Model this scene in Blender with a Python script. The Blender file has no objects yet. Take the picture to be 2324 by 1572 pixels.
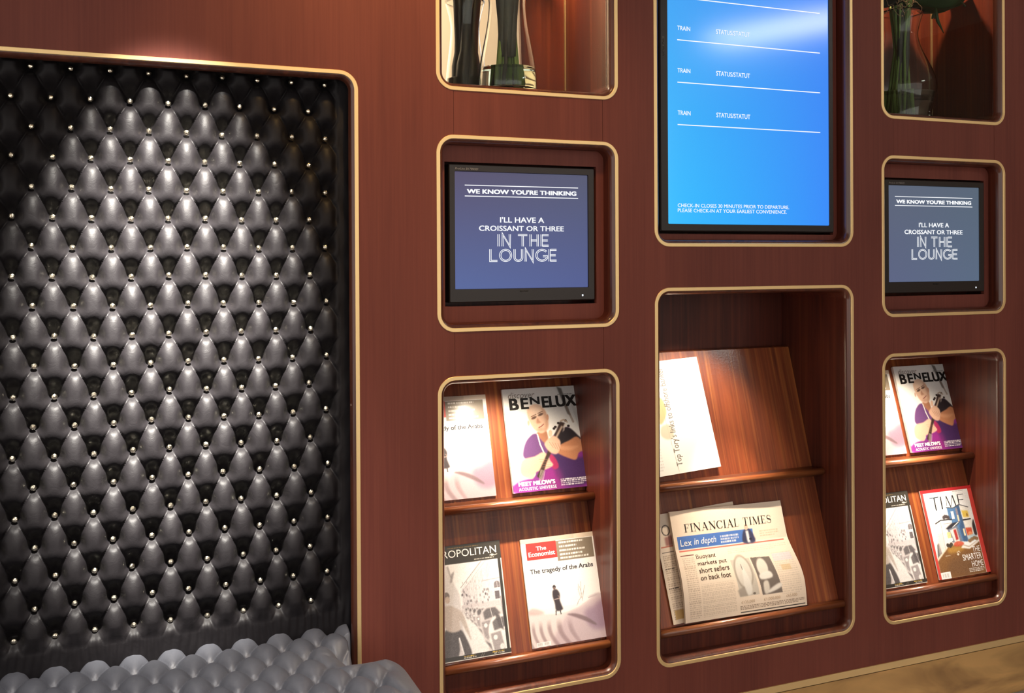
import bpy, bmesh, math, random
import numpy as np
from mathutils import Vector, Matrix

# ---------------------------------------------------------------- scene, camera, light
SC = bpy.context.scene
COL = SC.collection
rnd = random.Random(7)
Z0 = 1.262            # eye height above the floor; everything is laid out relative to it and lifted at the end

YAW, PIT, ROL = 0.387645668, -0.00324635009, -0.00554319253
DIST = 2.07798312
cam = bpy.data.cameras.new('camera'); camo = bpy.data.objects.new('camera', cam); COL.objects.link(camo)
fw = Vector((math.sin(YAW)*math.cos(PIT), math.cos(YAW)*math.cos(PIT), math.sin(PIT)))
rt = Vector((math.cos(YAW), -math.sin(YAW), 0)); up = rt.cross(fw)
r2 = rt*math.cos(ROL) + up*math.sin(ROL); u2 = r2.cross(fw)
camo.matrix_world = Matrix(((r2.x, u2.x, -fw.x, 0), (r2.y, u2.y, -fw.y, -DIST), (r2.z, u2.z, -fw.z, 0), (0, 0, 0, 1)))
cam.sensor_width = 36; cam.lens = 36*2211.68/2324
cam.shift_y = -(786-602.75)/2324
cam.clip_start = .01
SC.camera = camo

wd = bpy.data.worlds.new('room_light'); SC.world = wd; wd.use_nodes = True
bg = wd.node_tree.nodes['Background']; bg.inputs[0].default_value = (1.0, .92, .86, 1); bg.inputs[1].default_value = 1.35
SC.view_settings.view_transform = 'Standard'; SC.view_settings.look = 'None'
SC.view_settings.gamma = 1; SC.view_settings.use_curve_mapping = False
SC.view_settings.exposure = 0.0

def spot(name, loc, target, power, color, size_deg, blend=1.0, radius=.03):
    l = bpy.data.lights.new(name, 'SPOT'); l.energy = power; l.color = color
    l.spot_size = math.radians(size_deg); l.spot_blend = blend; l.shadow_soft_size = radius
    o = bpy.data.objects.new(name, l); COL.objects.link(o); o.location = loc
    d = Vector(target)-Vector(loc); o.rotation_euler = d.to_track_quat('-Z', 'Y').to_euler(); return o
def area(name, loc, target, power, color, sx, sy):
    l = bpy.data.lights.new(name, 'AREA'); l.shape = 'RECTANGLE'; l.size = sx; l.size_y = sy; l.energy = power; l.color = color
    o = bpy.data.objects.new(name, l); COL.objects.link(o); o.location = loc
    d = Vector(target)-Vector(loc); o.rotation_euler = d.to_track_quat('-Z', 'Y').to_euler(); return o

WARM = (1, .80, .58)
spot('alcove_spot', (.12, -.90, 1.38), (.105, .04, -.09), 3100, (1, .95, .86), 22.5, 1.0, .03)
spot('seat_spot', (.05, -1.0, 1.36), (.15, -.28, -.8), 190, (1, .97, .96), 38, 1.0, .05)
spot('wall_spot', (.62, -.75, 1.38), (.60, 0, .36), 60, (1, .60, .22), 62, 1.0, .04)
# small downlight under each rack niche's top edge, plus an added low fill
for lx, lz, pw, sz, pn in ((.87, -.285, 13, 130, 34), (1.47, -.10, 18, 80, 44), (2.10, -.285, 13, 130, 34)):
    spot('rack_lamp', (lx, .026, lz), (lx-.02, .17 if sz > 100 else .20, -.9 if sz > 100 else -.50), pw, (1, .82, .62), sz, .9, .006)
    spot('rack_fill_low', (lx+.07, .024, lz), (lx+.06, .070, -.90), pn, (1, .86, .68), 50 if sz > 100 else 42, 1.0, .006)  # added narrow beam without a fixture of its own, brightens the lower shelf
# lamps in the two vase cases
spot('case_lamp', (1.02, .10, 1.0), (1.0, .16, .4), 50, (1, .58, .28), 140, .9, .012)
spot('case_lamp', (2.25, .12, 1.0), (2.25, .16, .4), 18, (1, .60, .32), 100, .9, .012)
area('back_room_lamp', (.3, .65, 1.3), (.5, 1.2, .4), 32, (1, .84, .64), .5, .3)

# ---------------------------------------------------------------- materials
MATS = {}
def s2l(c):
    return tuple((x/12.92 if x <= .04045 else ((x+.055)/1.055)**2.4) for x in (v/255 for v in c))
def newmat(name):
    m = bpy.data.materials.new(name); m.use_nodes = True; MATS[name] = m
    nt = m.node_tree; return m, nt, nt.nodes, nt.links, nt.nodes['Principled BSDF']
def simple(name, col, rough=.5, metal=0, emit=None, es=0, coat=0, spec=None, trans=0, ior=None, bump=0, bscale=200):
    m, nt, N, L, P = newmat(name)
    P.inputs['Base Color'].default_value = (*col, 1); P.inputs['Roughness'].default_value = rough; P.inputs['Metallic'].default_value = metal
    if emit: P.inputs['Emission Color'].default_value = (*emit, 1); P.inputs['Emission Strength'].default_value = es
    P.inputs['Coat Weight'].default_value = coat; P.inputs['Coat Roughness'].default_value = .12
    if spec is not None: P.inputs['Specular IOR Level'].default_value = spec
    P.inputs['Transmission Weight'].default_value = trans
    if ior: P.inputs['IOR'].default_value = ior
    if bump:
        t = N.new('ShaderNodeTexCoord'); n = N.new('ShaderNodeTexNoise'); n.inputs['Scale'].default_value = bscale; n.inputs['Detail'].default_value = 3
        L.new(t.outputs['Object'], n.inputs['Vector'])
        b = N.new('ShaderNodeBump'); b.inputs['Strength'].default_value = bump; b.inputs['Distance'].default_value = .002
        L.new(n.outputs['Fac'], b.inputs['Height']); L.new(b.outputs['Normal'], P.inputs['Normal'])
    return m
def wood(name, c1, c2, c3, rough=.4, ydep=1, spec=.5, coat=.0, axis='z', fine=170, band=9, bump=.08, crough=.1, streak=.5, peel=0):
    """c1 dark, c2 mid, c3 light streak; grain runs along `axis`"""
    m, nt, N, L, P = newmat(name)
    g = N.new('ShaderNodeNewGeometry')
    def mapped(s, a):
        mp = N.new('ShaderNodeMapping'); v = {'z': (s, s*ydep, s*a), 'x': (s*a, s, s)}[axis]
        mp.inputs['Scale'].default_value = v; L.new(g.outputs['Position'], mp.inputs['Vector']); return mp.outputs[0]
    n1 = N.new('ShaderNodeTexNoise'); n1.inputs['Scale'].default_value = 1; n1.inputs['Detail'].default_value = 4; n1.inputs['Roughness'].default_value = .65
    L.new(mapped(fine, .02), n1.inputs['Vector'])
    n2 = N.new('ShaderNodeTexNoise'); n2.inputs['Scale'].default_value = 1; n2.inputs['Detail'].default_value = 3; n2.inputs['Distortion'].default_value = .6
    L.new(mapped(band, .16), n2.inputs['Vector'])
    n3 = N.new('ShaderNodeTexNoise'); n3.inputs['Scale'].default_value = 1; n3.inputs['Detail'].default_value = 2
    L.new(mapped(band*5, .018), n3.inputs['Vector'])
    mx = N.new('ShaderNodeMix'); mx.data_type = 'FLOAT'; mx.inputs[0].default_value = .45; L.new(n2.outputs[0], mx.inputs[2]); L.new(n1.outputs[0], mx.inputs[3])
    r = N.new('ShaderNodeValToRGB'); L.new(mx.outputs[0], r.inputs[0])
    r.color_ramp.elements[0].position = .34; r.color_ramp.elements[0].color = (*c1, 1)
    r.color_ramp.elements[1].position = .66; r.color_ramp.elements[1].color = (*c2, 1)
    mr = N.new('ShaderNodeMapRange'); mr.inputs[1].default_value = .52; mr.inputs[2].default_value = .72; mr.inputs[4].default_value = streak
    L.new(n3.outputs[0], mr.inputs[0])
    m2 = N.new('ShaderNodeMix'); m2.data_type = 'RGBA'; L.new(mr.outputs[0], m2.inputs[0]); L.new(r.outputs[0], m2.inputs[6]); m2.inputs[7].default_value = (*c3, 1)
    L.new(m2.outputs[2], P.inputs['Base Color'])
    P.inputs['Specular IOR Level'].default_value = spec
    P.inputs['Roughness'].default_value = rough; P.inputs['Coat Weight'].default_value = coat; P.inputs['Coat Roughness'].default_value = crough
    b = N.new('ShaderNodeBump'); b.inputs['Strength'].default_value = bump; b.inputs['Distance'].default_value = .0006
    L.new(n1.outputs[0], b.inputs['Height']); L.new(b.outputs[0], P.inputs['Normal'])
    if peel:
        n4 = N.new('ShaderNodeTexNoise'); n4.inputs['Scale'].default_value = 260; n4.inputs['Detail'].default_value = 1; L.new(g.outputs['Position'], n4.inputs['Vector'])
        b2 = N.new('ShaderNodeBump'); b2.inputs['Strength'].default_value = peel; b2.inputs['Distance'].default_value = .0006
        L.new(n4.outputs[0], b2.inputs['Height']); L.new(b2.outputs[0], P.inputs['Coat Normal'])
    return m
WALL = wood('mahogany_veneer', (.135, .036, .026), (.200, .055, .038), (.225, .066, .042), rough=.5, spec=.22, band=7, bump=.05, streak=.25)
INNER = wood('dark_mahogany', (.046, .0085, .0050), (.115, .023, .011), (.17, .042, .016), rough=.4, spec=.3, coat=.18, crough=.22, band=12, bump=.04, streak=.5)
BOARD = wood('varnished_mahogany', (.10, .021, .008), (.27, .064, .018), (.46, .16, .038), rough=.45, ydep=.01, spec=.3, coat=.5, crough=.16, band=16, bump=.05, streak=.55, peel=.25)
LEDGE = wood('ledge_mahogany', (.10, .026, .010), (.30, .088, .028), (.48, .18, .055), rough=.3, coat=.9, crough=.12, axis='x', band=14, streak=.6)
LIP = wood('edge_mahogany', (.050, .014, .008), (.13, .036, .018), (.20, .055, .025), rough=.3, coat=.5, crough=.12, band=16, streak=.5)
BRASS = simple('satin_brass', (1.0, .74, .36), .42, .75, bump=.05, bscale=400)
GAP = simple('black_gap', (.004, .003, .003), .8)
BLACKP = simple('black_plastic', (.018, .014, .012), .38, bump=.06, bscale=900)
PAPER = simple('page_edges', (.72, .70, .66), .6)

def skirt_mat():
    m, nt, N, L, P = newmat('brushed_bronze')
    g = N.new('ShaderNodeNewGeometry'); mp = N.new('ShaderNodeMapping'); mp.inputs['Scale'].default_value = (2.2, 5, 9); mp.inputs['Rotation'].default_value = (0, .25, 0)
    n = N.new('ShaderNodeTexNoise'); n.inputs['Scale'].default_value = 1; n.inputs['Detail'].default_value = 4; n.inputs['Distortion'].default_value = 1.2
    L.new(g.outputs['Position'], mp.inputs[0]); L.new(mp.outputs[0], n.inputs['Vector'])
    r = N.new('ShaderNodeValToRGB'); L.new(n.outputs[0], r.inputs[0])
    r.color_ramp.elements[0].position = .33; r.color_ramp.elements[0].color = (.34, .20, .085, 1)
    r.color_ramp.elements[1].position = .62; r.color_ramp.elements[1].color = (.78, .50, .20, 1)
    L.new(r.outputs[0], P.inputs['Base Color']); P.inputs['Metallic'].default_value = .6; P.inputs['Roughness'].default_value = .42
    return m
BRONZE = skirt_mat()

def leather_mat(name, col, rough, spec=.5):
    m, nt, N, L, P = newmat(name)
    P.inputs['Base Color'].default_value = (*col, 1)
    P.inputs['Roughness'].default_value = rough; P.inputs['Specular IOR Level'].default_value = spec
    t = N.new('ShaderNodeTexCoord')
    v = N.new('ShaderNodeTexVoronoi'); v.inputs['Scale'].default_value = 620; L.new(t.outputs['Object'], v.inputs['Vector'])
    n = N.new('ShaderNodeTexNoise'); n.inputs['Scale'].default_value = 55; n.inputs['Detail'].default_value = 4; n.inputs['Distortion'].default_value = 1.0; L.new(t.outputs['Object'], n.inputs['Vector'])
    b = N.new('ShaderNodeBump'); b.inputs['Strength'].default_value = .12; b.inputs['Distance'].default_value = .0006; L.new(v.outputs[0], b.inputs['Height'])
    b2 = N.new('ShaderNodeBump'); b2.inputs['Strength'].default_value = .22; b2.inputs['Distance'].default_value = .003; L.new(n.outputs[0], b2.inputs['Height']); L.new(b.outputs[0], b2.inputs['Normal'])
    L.new(b2.outputs[0], P.inputs['Normal'])
    return m
LEATHER = leather_mat('black_leather', (.009, .0078, .009), .52, .21)
LEATHER2 = leather_mat('seat_leather', (.088, .092, .108), .47)
CRYSTAL = simple('faceted_stud', (1.0, .93, .74), .16, 1.0)

def emis(name, col, s):
    m, nt, N, L, P = newmat(name); P.inputs['Base Color'].default_value = (0.01, .01, .01, 1); P.inputs['Roughness'].default_value = .3
    P.inputs['Emission Color'].default_value = (*col, 1); P.inputs['Emission Strength'].default_value = s; return m
LIT_TEXT = emis('lit_white_text', (.95, .97, 1), 1.0)
LED = emis('power_light', (.8, .9, 1), 3)
LOGO = simple('printed_silver', (.30, .28, .26), .4)
def screen_mat(name, xs, cols_top, cols_bot, rough):
    """emission blended between four corner colours in object space (object spans 0..1 in x and z of its own size)"""
    m, nt, N, L, P = newmat(name); P.inputs['Base Color'].default_value = (.01, .01, .012, 1); P.inputs['Roughness'].default_value = rough
    t = N.new('ShaderNodeTexCoord'); s = N.new('ShaderNodeSeparateXYZ'); L.new(t.outputs['Generated'], s.inputs[0])
    def mixc(f, a, b):
        x = N.new('ShaderNodeMix'); x.data_type = 'RGBA'; L.new(f, x.inputs[0])
        for i, v in ((6, a), (7, b)):
            if isinstance(v, tuple): x.inputs[i].default_value = (*v, 1)
            else: L.new(v, x.inputs[i])
        return x.outputs[2]
    top = mixc(s.outputs[0], cols_top[0], cols_top[1]); bot = mixc(s.outputs[0], cols_bot[0], cols_bot[1])
    L.new(mixc(s.outputs[2], bot, top), P.inputs['Emission Color']); P.inputs['Emission Strength'].default_value = 1.0
    return m
SCR_BLUE = screen_mat('blue_screen', None, (s2l((72, 150, 240)), s2l((66, 132, 240))), (s2l((45, 190, 255)), s2l((52, 140, 250))), .12)
SCR_NAVY = screen_mat('navy_screen', None, (s2l((72, 66, 100)), s2l((70, 76, 105))), (s2l((70, 92, 150)), s2l((66, 82, 140))), .3)
SCR_GREY = screen_mat('slate_screen', None, (s2l((88, 98, 118)), s2l((84, 100, 118))), (s2l((88, 98, 130)), s2l((86, 104, 128))), .3)
GLASS = simple('clear_glass', (1, 1, 1), .02, trans=1, ior=1.34)
PANE = simple('pane_glass', (.93, .97, .94), .02, trans=1, ior=1.2)
WATER = simple('vase_water', (.80, .86, .66), .0, trans=1, ior=1.33)
STEM_G = simple('green_stem', (.20, .33, .08), .5)
STEM_D = simple('dark_stem', (.022, .020, .012), .5)
LEAF = simple('deep_green_leaf', (.022, .055, .012), .55, bump=.6, bscale=60)
TWIG = simple('pale_twig', (.30, .19, .10), .6)
def covermat(rough=.22, coat=.5):
    m, nt, N, L, P = newmat('printed_cover'); a = N.new('ShaderNodeVertexColor'); a.layer_name = 'print'
    L.new(a.outputs[0], P.inputs['Base Color']); P.inputs['Roughness'].default_value = .5; P.inputs['Coat Weight'].default_value = coat; P.inputs['Coat Roughness'].default_value = rough
    return m
GLOSSY = covermat(.2, .6); MATTE = covermat(.5, 0)
def ink(name, rgb, coat=.0): return simple(name, s2l(rgb), .5, coat=coat)
INK_K = ink('black_ink', (22, 18, 16)); INK_W = simple('white_ink', (.85, .85, .85), .5); INK_G = ink('grey_ink', (120, 112, 105))
INK_B = ink('brown_ink', (110, 88, 70)); INK_T = ink('tan_ink', (176, 150, 120)); INK_Y = ink('yellow_ink', (235, 205, 90))

# ---------------------------------------------------------------- mesh helpers
def mesh(name, V, F, mat=None, smooth=False):
    me = bpy.data.meshes.new(name); me.from_pydata([tuple(v) for v in V], [], [tuple(f) for f in F])
    if mat: me.materials.append(mat)
    if smooth: me.polygons.foreach_set('use_smooth', [True]*len(me.polygons))
    me.update(); return me
def link(name, me, parent=None, loc=(0, 0, 0)):
    o = bpy.data.objects.new(name, me); COL.objects.link(o)
    o.parent = parent; o.location = loc; return o
def part(name, V, F, mat, parent=None, smooth=False):
    """mesh given in scene coordinates; rebased on its parent's origin"""
    off = Vector((0, 0, 0)); q = parent
    while q is not None: off += q.location; q = q.parent
    return link(name, mesh(name, [Vector(v)-off for v in V], F, mat, smooth), parent)
def thing(name, label, cat, loc, group=None):
    o = bpy.data.objects.new(name, None); COL.objects.link(o); o.location = loc; o.empty_display_size = .05
    o['label'] = label; o['category'] = cat
    if group: o['group'] = group
    return o
def solo(name, label, cat, V, F, mat, loc, smooth=False, group=None):
    o = link(name, mesh(name, [Vector(v)-Vector(loc) for v in V], F, mat, smooth), None, loc)
    o['label'] = label; o['category'] = cat
    if group: o['group'] = group
    return o
def struct(name, V, F, mat, parent=None, smooth=False):
    o = part(name, V, F, mat, parent, smooth)
    if parent is None: o['kind'] = 'structure'
    return o
def boxvf(x0, x1, y0, y1, z0, z1):
    V = [(x, y, z) for x in (x0, x1) for y in (y0, y1) for z in (z0, z1)]
    F = [(0, 1, 3, 2), (4, 6, 7, 5), (0, 4, 5, 1), (2, 3, 7, 6), (0, 2, 6, 4), (1, 5, 7, 3)]
    return V, F
def join(*vf):
    V = []; F = []
    for v, f in vf:
        n = len(V); V += list(v); F += [tuple(i+n for i in q) for q in f]
    return V, F
def bevbox(x0, x1, y0, y1, z0, z1, r=.003, seg=2):
    bm = bmesh.new(); bmesh.ops.create_cube(bm, size=1)
    for v in bm.verts: v.co = Vector(((x0+x1)/2+v.co.x*(x1-x0), (y0+y1)/2+v.co.y*(y1-y0), (z0+z1)/2+v.co.z*(z1-z0)))
    bmesh.ops.bevel(bm, geom=bm.edges[:], offset=r, segments=seg, affect='EDGES', profile=.5)
    V = [v.co.copy() for v in bm.verts]; F = [[v.index for v in f.verts] for f in bm.faces]; bm.free(); return V, F
def rrect(x0, x1, z0, z1, R, n=10):
    R = max(R, .0005); P = []
    for cx, cz, a0 in ((x1-R, z1-R, 0), (x0+R, z1-R, 90), (x0+R, z0+R, 180), (x1-R, z0+R, 270)):
        for i in range(n+1):
            a = math.radians(a0+90*i/n); P.append((cx+R*math.cos(a), cz+R*math.sin(a)))
    return P            # counter-clockwise seen from the room (x right, z up)
def loft(rings, closed=True, cap=None):
    n = len(rings[0]); V = [p for r in rings for p in r]; F = []
    for k in range(len(rings)-1):
        for i in range(n if closed else n-1):
            j = (i+1) % n; F.append((k*n+i, k*n+j, (k+1)*n+j, (k+1)*n+i))
    if cap == 'end' or cap == 'both': F.append(tuple((len(rings)-1)*n+i for i in range(n)))
    if cap == 'start' or cap == 'both': F.append(tuple(reversed(range(n))))
    return V, F
def tube(path, rad, n=8, cap=True):
    P = [Vector(p) for p in path]; rings = []; prev = None
    for i, p in enumerate(P):
        t = (P[min(i+1, len(P)-1)]-P[max(i-1, 0)]).normalized()
        a = prev if prev is not None else (Vector((0, 0, 1)) if abs(t.z) < .9 else Vector((1, 0, 0)))
        u = (a - t*a.dot(t)).normalized(); w = t.cross(u); prev = u
        r = rad[i] if isinstance(rad, (list, tuple)) else rad
        rings.append([p+u*math.cos(2*math.pi*k/n)*r+w*math.sin(2*math.pi*k/n)*r for k in range(n)])
    return loft(rings, True, 'both' if cap else None)
def lathe(prof, cx, cy, n=40):
    return loft([[(cx+r*math.cos(2*math.pi*k/n), cy+r*math.sin(2*math.pi*k/n), z) for k in range(n)] for r, z in prof])

# ---------------------------------------------------------------- lettering
_tc = {}
def text_mesh(s, bold=0.0, shear=0.0, spacing=1.0):
    k = (s, bold, shear, spacing)
    if k in _tc: return _tc[k]
    cu = bpy.data.curves.new('t', 'FONT'); cu.body = s; cu.resolution_u = 3; cu.offset = bold; cu.shear = shear; cu.space_character = spacing; cu.fill_mode = 'FRONT'
    o = bpy.data.objects.new('t', cu); me = o.to_mesh()
    V = np.array([v.co[:2] for v in me.vertices]); F = [tuple(p.vertices) for p in me.polygons]
    o.to_mesh_clear(); bpy.data.objects.remove(o); bpy.data.curves.remove(cu)
    _tc[k] = (V, F); return _tc[k]
class Flat:
    """collects flat print in (x, z) of a plane; place(origin, right, up, normal offset) turns it into geometry"""
    def __init__(s): s.V = []; s.F = []
    def add(s, V, F):
        n = len(s.V); s.V += [tuple(v) for v in V]; s.F += [tuple(i+n for i in f) for f in F]; return s
    def text(s, t, x0, x1, z0, z1, bold=0., shear=0., spacing=1.0):
        V, F = text_mesh(t, 0.0, shear, spacing); a = V.min(0); b = V.max(0); e = max(0, bold)*(z1-z0)*1.3
        W = (V-a)/(b-a)*np.array([x1-x0-2*e, z1-z0-e])+np.array([x0+e, z0+e/2])
        for dx, dz in (((-e, -e/2), (e, -e/2), (-e, e/2), (e, e/2), (0, 0)) if e else ((0, 0),)): s.add(W+np.array([dx, dz]), F)   # heavier weights are struck several times
        return s
    def rect(s, x0, x1, z0, z1): return s.add([(x0, z0), (x1, z0), (x1, z1), (x0, z1)], [(0, 1, 2, 3)])
    def stroke(s, pts, w):
        """polyline with mitred joints; w a number or one per point"""
        P = [Vector((p[0], p[1])) for p in pts]; n = len(P); L = []; closed = (P[0]-P[-1]).length < 1e-6
        for i in range(n):
            if closed and i in (0, n-1): t1 = (P[1]-P[0]).normalized(); t0 = (P[-1]-P[-2]).normalized()
            else:
                t0 = (P[i]-P[i-1]).normalized() if i > 0 else (P[1]-P[0]).normalized(); t1 = (P[i+1]-P[i]).normalized() if i < n-1 else (P[i]-P[i-1]).normalized()
            t = (t0+t1); t = t.normalized() if t.length > 1e-6 else t0
            m = Vector((-t.y, t.x)); c = max(.35, m.dot(Vector((-t0.y, t0.x)))); ww = (w[i] if isinstance(w, (list, tuple)) else w)/2/c
            L.append((P[i]+m*ww, P[i]-m*ww))
        V = [q for a in L for q in a]; return s.add([(v.x, v.y) for v in V], [(2*i, 2*i+1, 2*i+3, 2*i+2) for i in range(n-1)])
    def build(s, name, mat, parent, O, R, U, off):
        Nn = Vector(R).cross(Vector(U)); O = Vector(O)+Nn*off; R = Vector(R); U = Vector(U)
        return part(name, [O+R*x+U*z for x, z in s.V], s.F, mat, parent)
def arc(cx, cy, rx, ry, a0, a1, n=14):
    return [(cx+rx*math.cos(math.radians(a0+(a1-a0)*i/n)), cy+ry*math.sin(math.radians(a0+(a1-a0)*i/n))) for i in range(n+1)]
# skeletons of the inline display capitals (unit height), used for the double-line letters
SK = {'I': (.12, [[(.06, 0), (.06, 1)]]),
      'N': (.62, [[(.06, 0), (.06, 1), (.56, 0), (.56, 1)]]),
      'T': (.66, [[(.0, .94), (.66, .94)], [(.33, 0), (.33, .9)]]),
      'H': (.62, [[(.06, 0), (.06, 1)], [(.56, 0), (.56, 1)], [(.12, .5), (.5, .5)]]),
      'E': (.56, [[(.06, 0), (.06, 1)], [(.12, .94), (.56, .94)], [(.12, .5), (.5, .5)], [(.12, .06), (.56, .06)]]),
      'L': (.54, [[(.06, 1), (.06, .06), (.54, .06)]]),
      'O': (.86, [arc(.43, .5, .37, .44, 90, 450, 28)]),
      'U': (.64, [[(.06, 1), (.06, .36)]+arc(.32, .32, .26, .26, 180, 360, 12)+[(.58, .36), (.58, 1)]]),
      'G': (.80, [arc(.46, .5, .40, .44, 40, 330, 22)+[(.80, .42), (.52, .42)]])}
def inline_word(fl, word, x0, x1, z0, z1, gap=.16, lw=.055, sep=.052):
    tot = sum((SK[c][0]+gap) if c != ' ' else .34 for c in word)-gap; h = z1-z0; k = (x1-x0)/tot; x = 0
    for c in word:
        if c == ' ': x += .34; continue
        w, paths = SK[c]
        for P in paths:
            for sg in (-1, 1):
                Q = []; n = len(P); closed = abs(P[0][0]-P[-1][0])+abs(P[0][1]-P[-1][1]) < 1e-6
                for i in range(n):
                    p = Vector(P[i]); a = Vector(P[i-1]) if i > 0 else (Vector(P[-2]) if closed else None); b = Vector(P[i+1]) if i < n-1 else (Vector(P[1]) if closed else None)
                    t0 = (p-a).normalized() if a is not None else (b-p).normalized(); t1 = (b-p).normalized() if b is not None else t0
                    t = (t0+t1); t = t.normalized() if t.length > 1e-6 else t0; m = Vector((-t.y, t.x)); c_ = max(.4, m.dot(Vector((-t0.y, t0.x))))
                    q = p+m*(sg*sep/c_); Q.append((x0+(x+q.x)*k, z0+q.y*h))
                fl.stroke(Q, lw*h)
        x += w+gap
# serif capitals for the newspaper title: strokes (x0,y0,x1,y1,thickness) plus arcs
def serif_word(fl, word, x0, x1, z0, z1):
    TH, TN, SF = .13, .04, .035
    def ser(x, y, w=.17): return [('l', x-w, y, x+w, y, SF)]
    G = {'F': (.66, [('l', .17, 0, .17, 1, TH), ('l', .17, .98, .62, .98, TN), ('l', .62, 1, .60, .74, .03), ('l', .17, .52, .47, .52, TN), ('l', .47, .62, .47, .42, .03)]+ser(.17, .02)+ser(.1, .98, .1)),
         'I': (.36, [('l', .18, 0, .18, 1, TH)]+ser(.18, .02)+ser(.18, .98)),
         'N': (.90, [('l', .15, 0, .15, .98, TN), ('l', .13, .98, .75, .04, TH), ('l', .76, 0, .76, 1, TN)]+ser(.15, .02, .14)+ser(.08, .98, .1)+ser(.76, .98, .14)),
         'A': (.90, [('l', .14, 0, .44, 1, TN), ('l', .44, .98, .74, 0, TH), ('l', .24, .33, .64, .33, TN)]+ser(.13, .02, .12)+ser(.75, .02, .15)),
         'C': (.84, [('a', .45, .5, .37, .48, 38, 322)]+[('l', .74, .96, .76, .68, .03), ('l', .75, .30, .77, .12, .02)]),
         'L': (.68, [('l', .17, 0, .17, 1, TH), ('l', .17, .02, .60, .02, TN), ('l', .60, .02, .64, .28, .03)]+ser(.17, .98)+ser(.1, .02, .1)),
         'T': (.80, [('l', .38, 0, .38, 1, TH), ('l', .04, .98, .72, .98, TN), ('l', .04, 1, .03, .74, .03), ('l', .72, 1, .73, .74, .03)]+ser(.38, .02)),
         'M': (1.06, [('l', .15, 0, .18, .98, TN), ('l', .18, .98, .52, .04, TH), ('l', .52, .04, .84, .98, TN), ('l', .86, 0, .86, 1, TH)]+ser(.14, .02, .12)+ser(.12, .98, .09)+ser(.88, .02, .15)+ser(.92, .98, .09)),
         'E': (.70, [('l', .17, 0, .17, 1, TH), ('l', .17, .98, .62, .98, TN), ('l', .62, 1, .60, .76, .03), ('l', .17, .52, .46, .52, TN), ('l', .46, .62, .46, .42, .03), ('l', .17, .02, .62, .02, TN), ('l', .62, .02, .66, .26, .03)]+ser(.1, .98, .1)+ser(.1, .02, .1)),
         'S': (.62, [('s',), ('l', .52, .96, .53, .72, .03), ('l', .08, .04, .07, .28, .03)])}
    gap = .07; sp = .42
    tot = sum(sp if c == ' ' else G[c][0]+gap for c in word)-gap; k = (x1-x0)/tot; h = z1-z0; x = 0
    for c in word:
        if c == ' ': x += sp; continue
        w, it = G[c]; T = lambda a, b: (x0+(x+a)*k, z0+b*h)
        for q in it:
            if q[0] == 'l':
                hz = abs(q[4-0]-q[2]) < 1e-6
                fl.stroke([T(q[1], q[2]), T(q[3], q[4])], q[5]*(h if hz else k))
            elif q[0] == 'a':
                P = arc(q[1], q[2], q[3], q[4], q[5], q[6], 20); W = [(.03+.12*abs(math.cos(math.radians(q[5]+(q[6]-q[5])*i/20)))**1.5*(1 if 90 < q[5]+(q[6]-q[5])*i/20 < 270 else .35))*k for i in range(21)]
                fl.stroke([T(*p) for p in P], W)
            else:
                P = arc(.30, .74, .21, .24, 30, 250, 10)+arc(.31, .26, .24, .24, 70, -150, 12); W = [.035+.1*math.exp(-((i-10.5)/4.5)**2) for i in range(len(P))]
                fl.stroke([T(*p) for p in P], [a*k for a in W])
        x += w+gap

# ---------------------------------------------------------------- the wall
R0 = .041; TW = .0088
NICHES = {  # x0, x1, z0, z1
    'case_left': (.6675, 1.1262, .388, 1.03), 'monitor_left': (.6675, 1.1262, -.1557, .288), 'rack_left': (.6675, 1.1262, -.9995, -.2555),
    'board_mid': (1.2256, 1.8388, .037, 1.03), 'rack_mid': (1.2256, 1.8388, -1.0000, -.0640),
    'case_right': (1.937, 2.395, .388, 1.03), 'monitor_right': (1.937, 2.395, -.1555, .288), 'rack_right': (1.937, 2.395, -.9980, -.2550)}
ALC = (-.60, .4911, -1.085, .4154)
WT = .004     # veneer sheet thickness in the flat field
def rr(n, o=0):
    x0, x1, z0, z1 = n; return rrect(x0+o, x1-o, z0+o, z1-o, R0-o)
def column_outline(keys, neck):
    """one closed outline round niches stacked in a column, joined by the necks where loose infill panels sit"""
    ns = [NICHES[k] for k in keys]; P = []
    for i, n in enumerate(ns):           # left side going down (ccw from top-left)
        r = rr(n); m = 11; tr, tl, bl, br = r[:m], r[m:2*m], r[2*m:3*m], r[3*m:]
        P += tl+bl if i < len(ns)-1 or True else []
    for n in reversed(ns):
        r = rr(n); m = 11; P += r[3*m:]+r[:m]
    return P
def fill(outer, holes, y, name, mat, parent=None, thick=WT):
    cu = bpy.data.curves.new('f', 'CURVE'); cu.dimensions = '2D'; cu.fill_mode = 'BOTH'; cu.extrude = thick/2
    for P in [outer]+holes:
        sp = cu.splines.new('POLY'); sp.points.add(len(P)-1)
        for q, p in zip(sp.points, P): q.co = (p[0], p[1], 0, 1)
        sp.use_cyclic_u = True
    o = bpy.data.objects.new('f', cu); me = o.to_mesh(); V = [(v.co.x, y+thick/2-v.co.z, v.co.y) for v in me.vertices]; F = [tuple(p.vertices) for p in me.polygons]
    o.to_mesh_clear(); bpy.data.objects.remove(o); bpy.data.curves.remove(cu)
    return part(name, V, F, mat, parent)
XL, XR, ZT, ZB = -1.4, 4.2, 1.44, -1.0985
wall = fill([(XL, ZB), (XR, ZB), (XR, ZT), (XL, ZT)],
            [column_outline(['case_left', 'monitor_left', 'rack_left'], 0), rr(NICHES['board_mid']), rr(NICHES['rack_mid']),
             column_outline(['case_right', 'monitor_right', 'rack_right'], 0), rr(ALC)], 0.0, 'wall_north', WALL)
wall['kind'] = 'structure'
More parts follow.
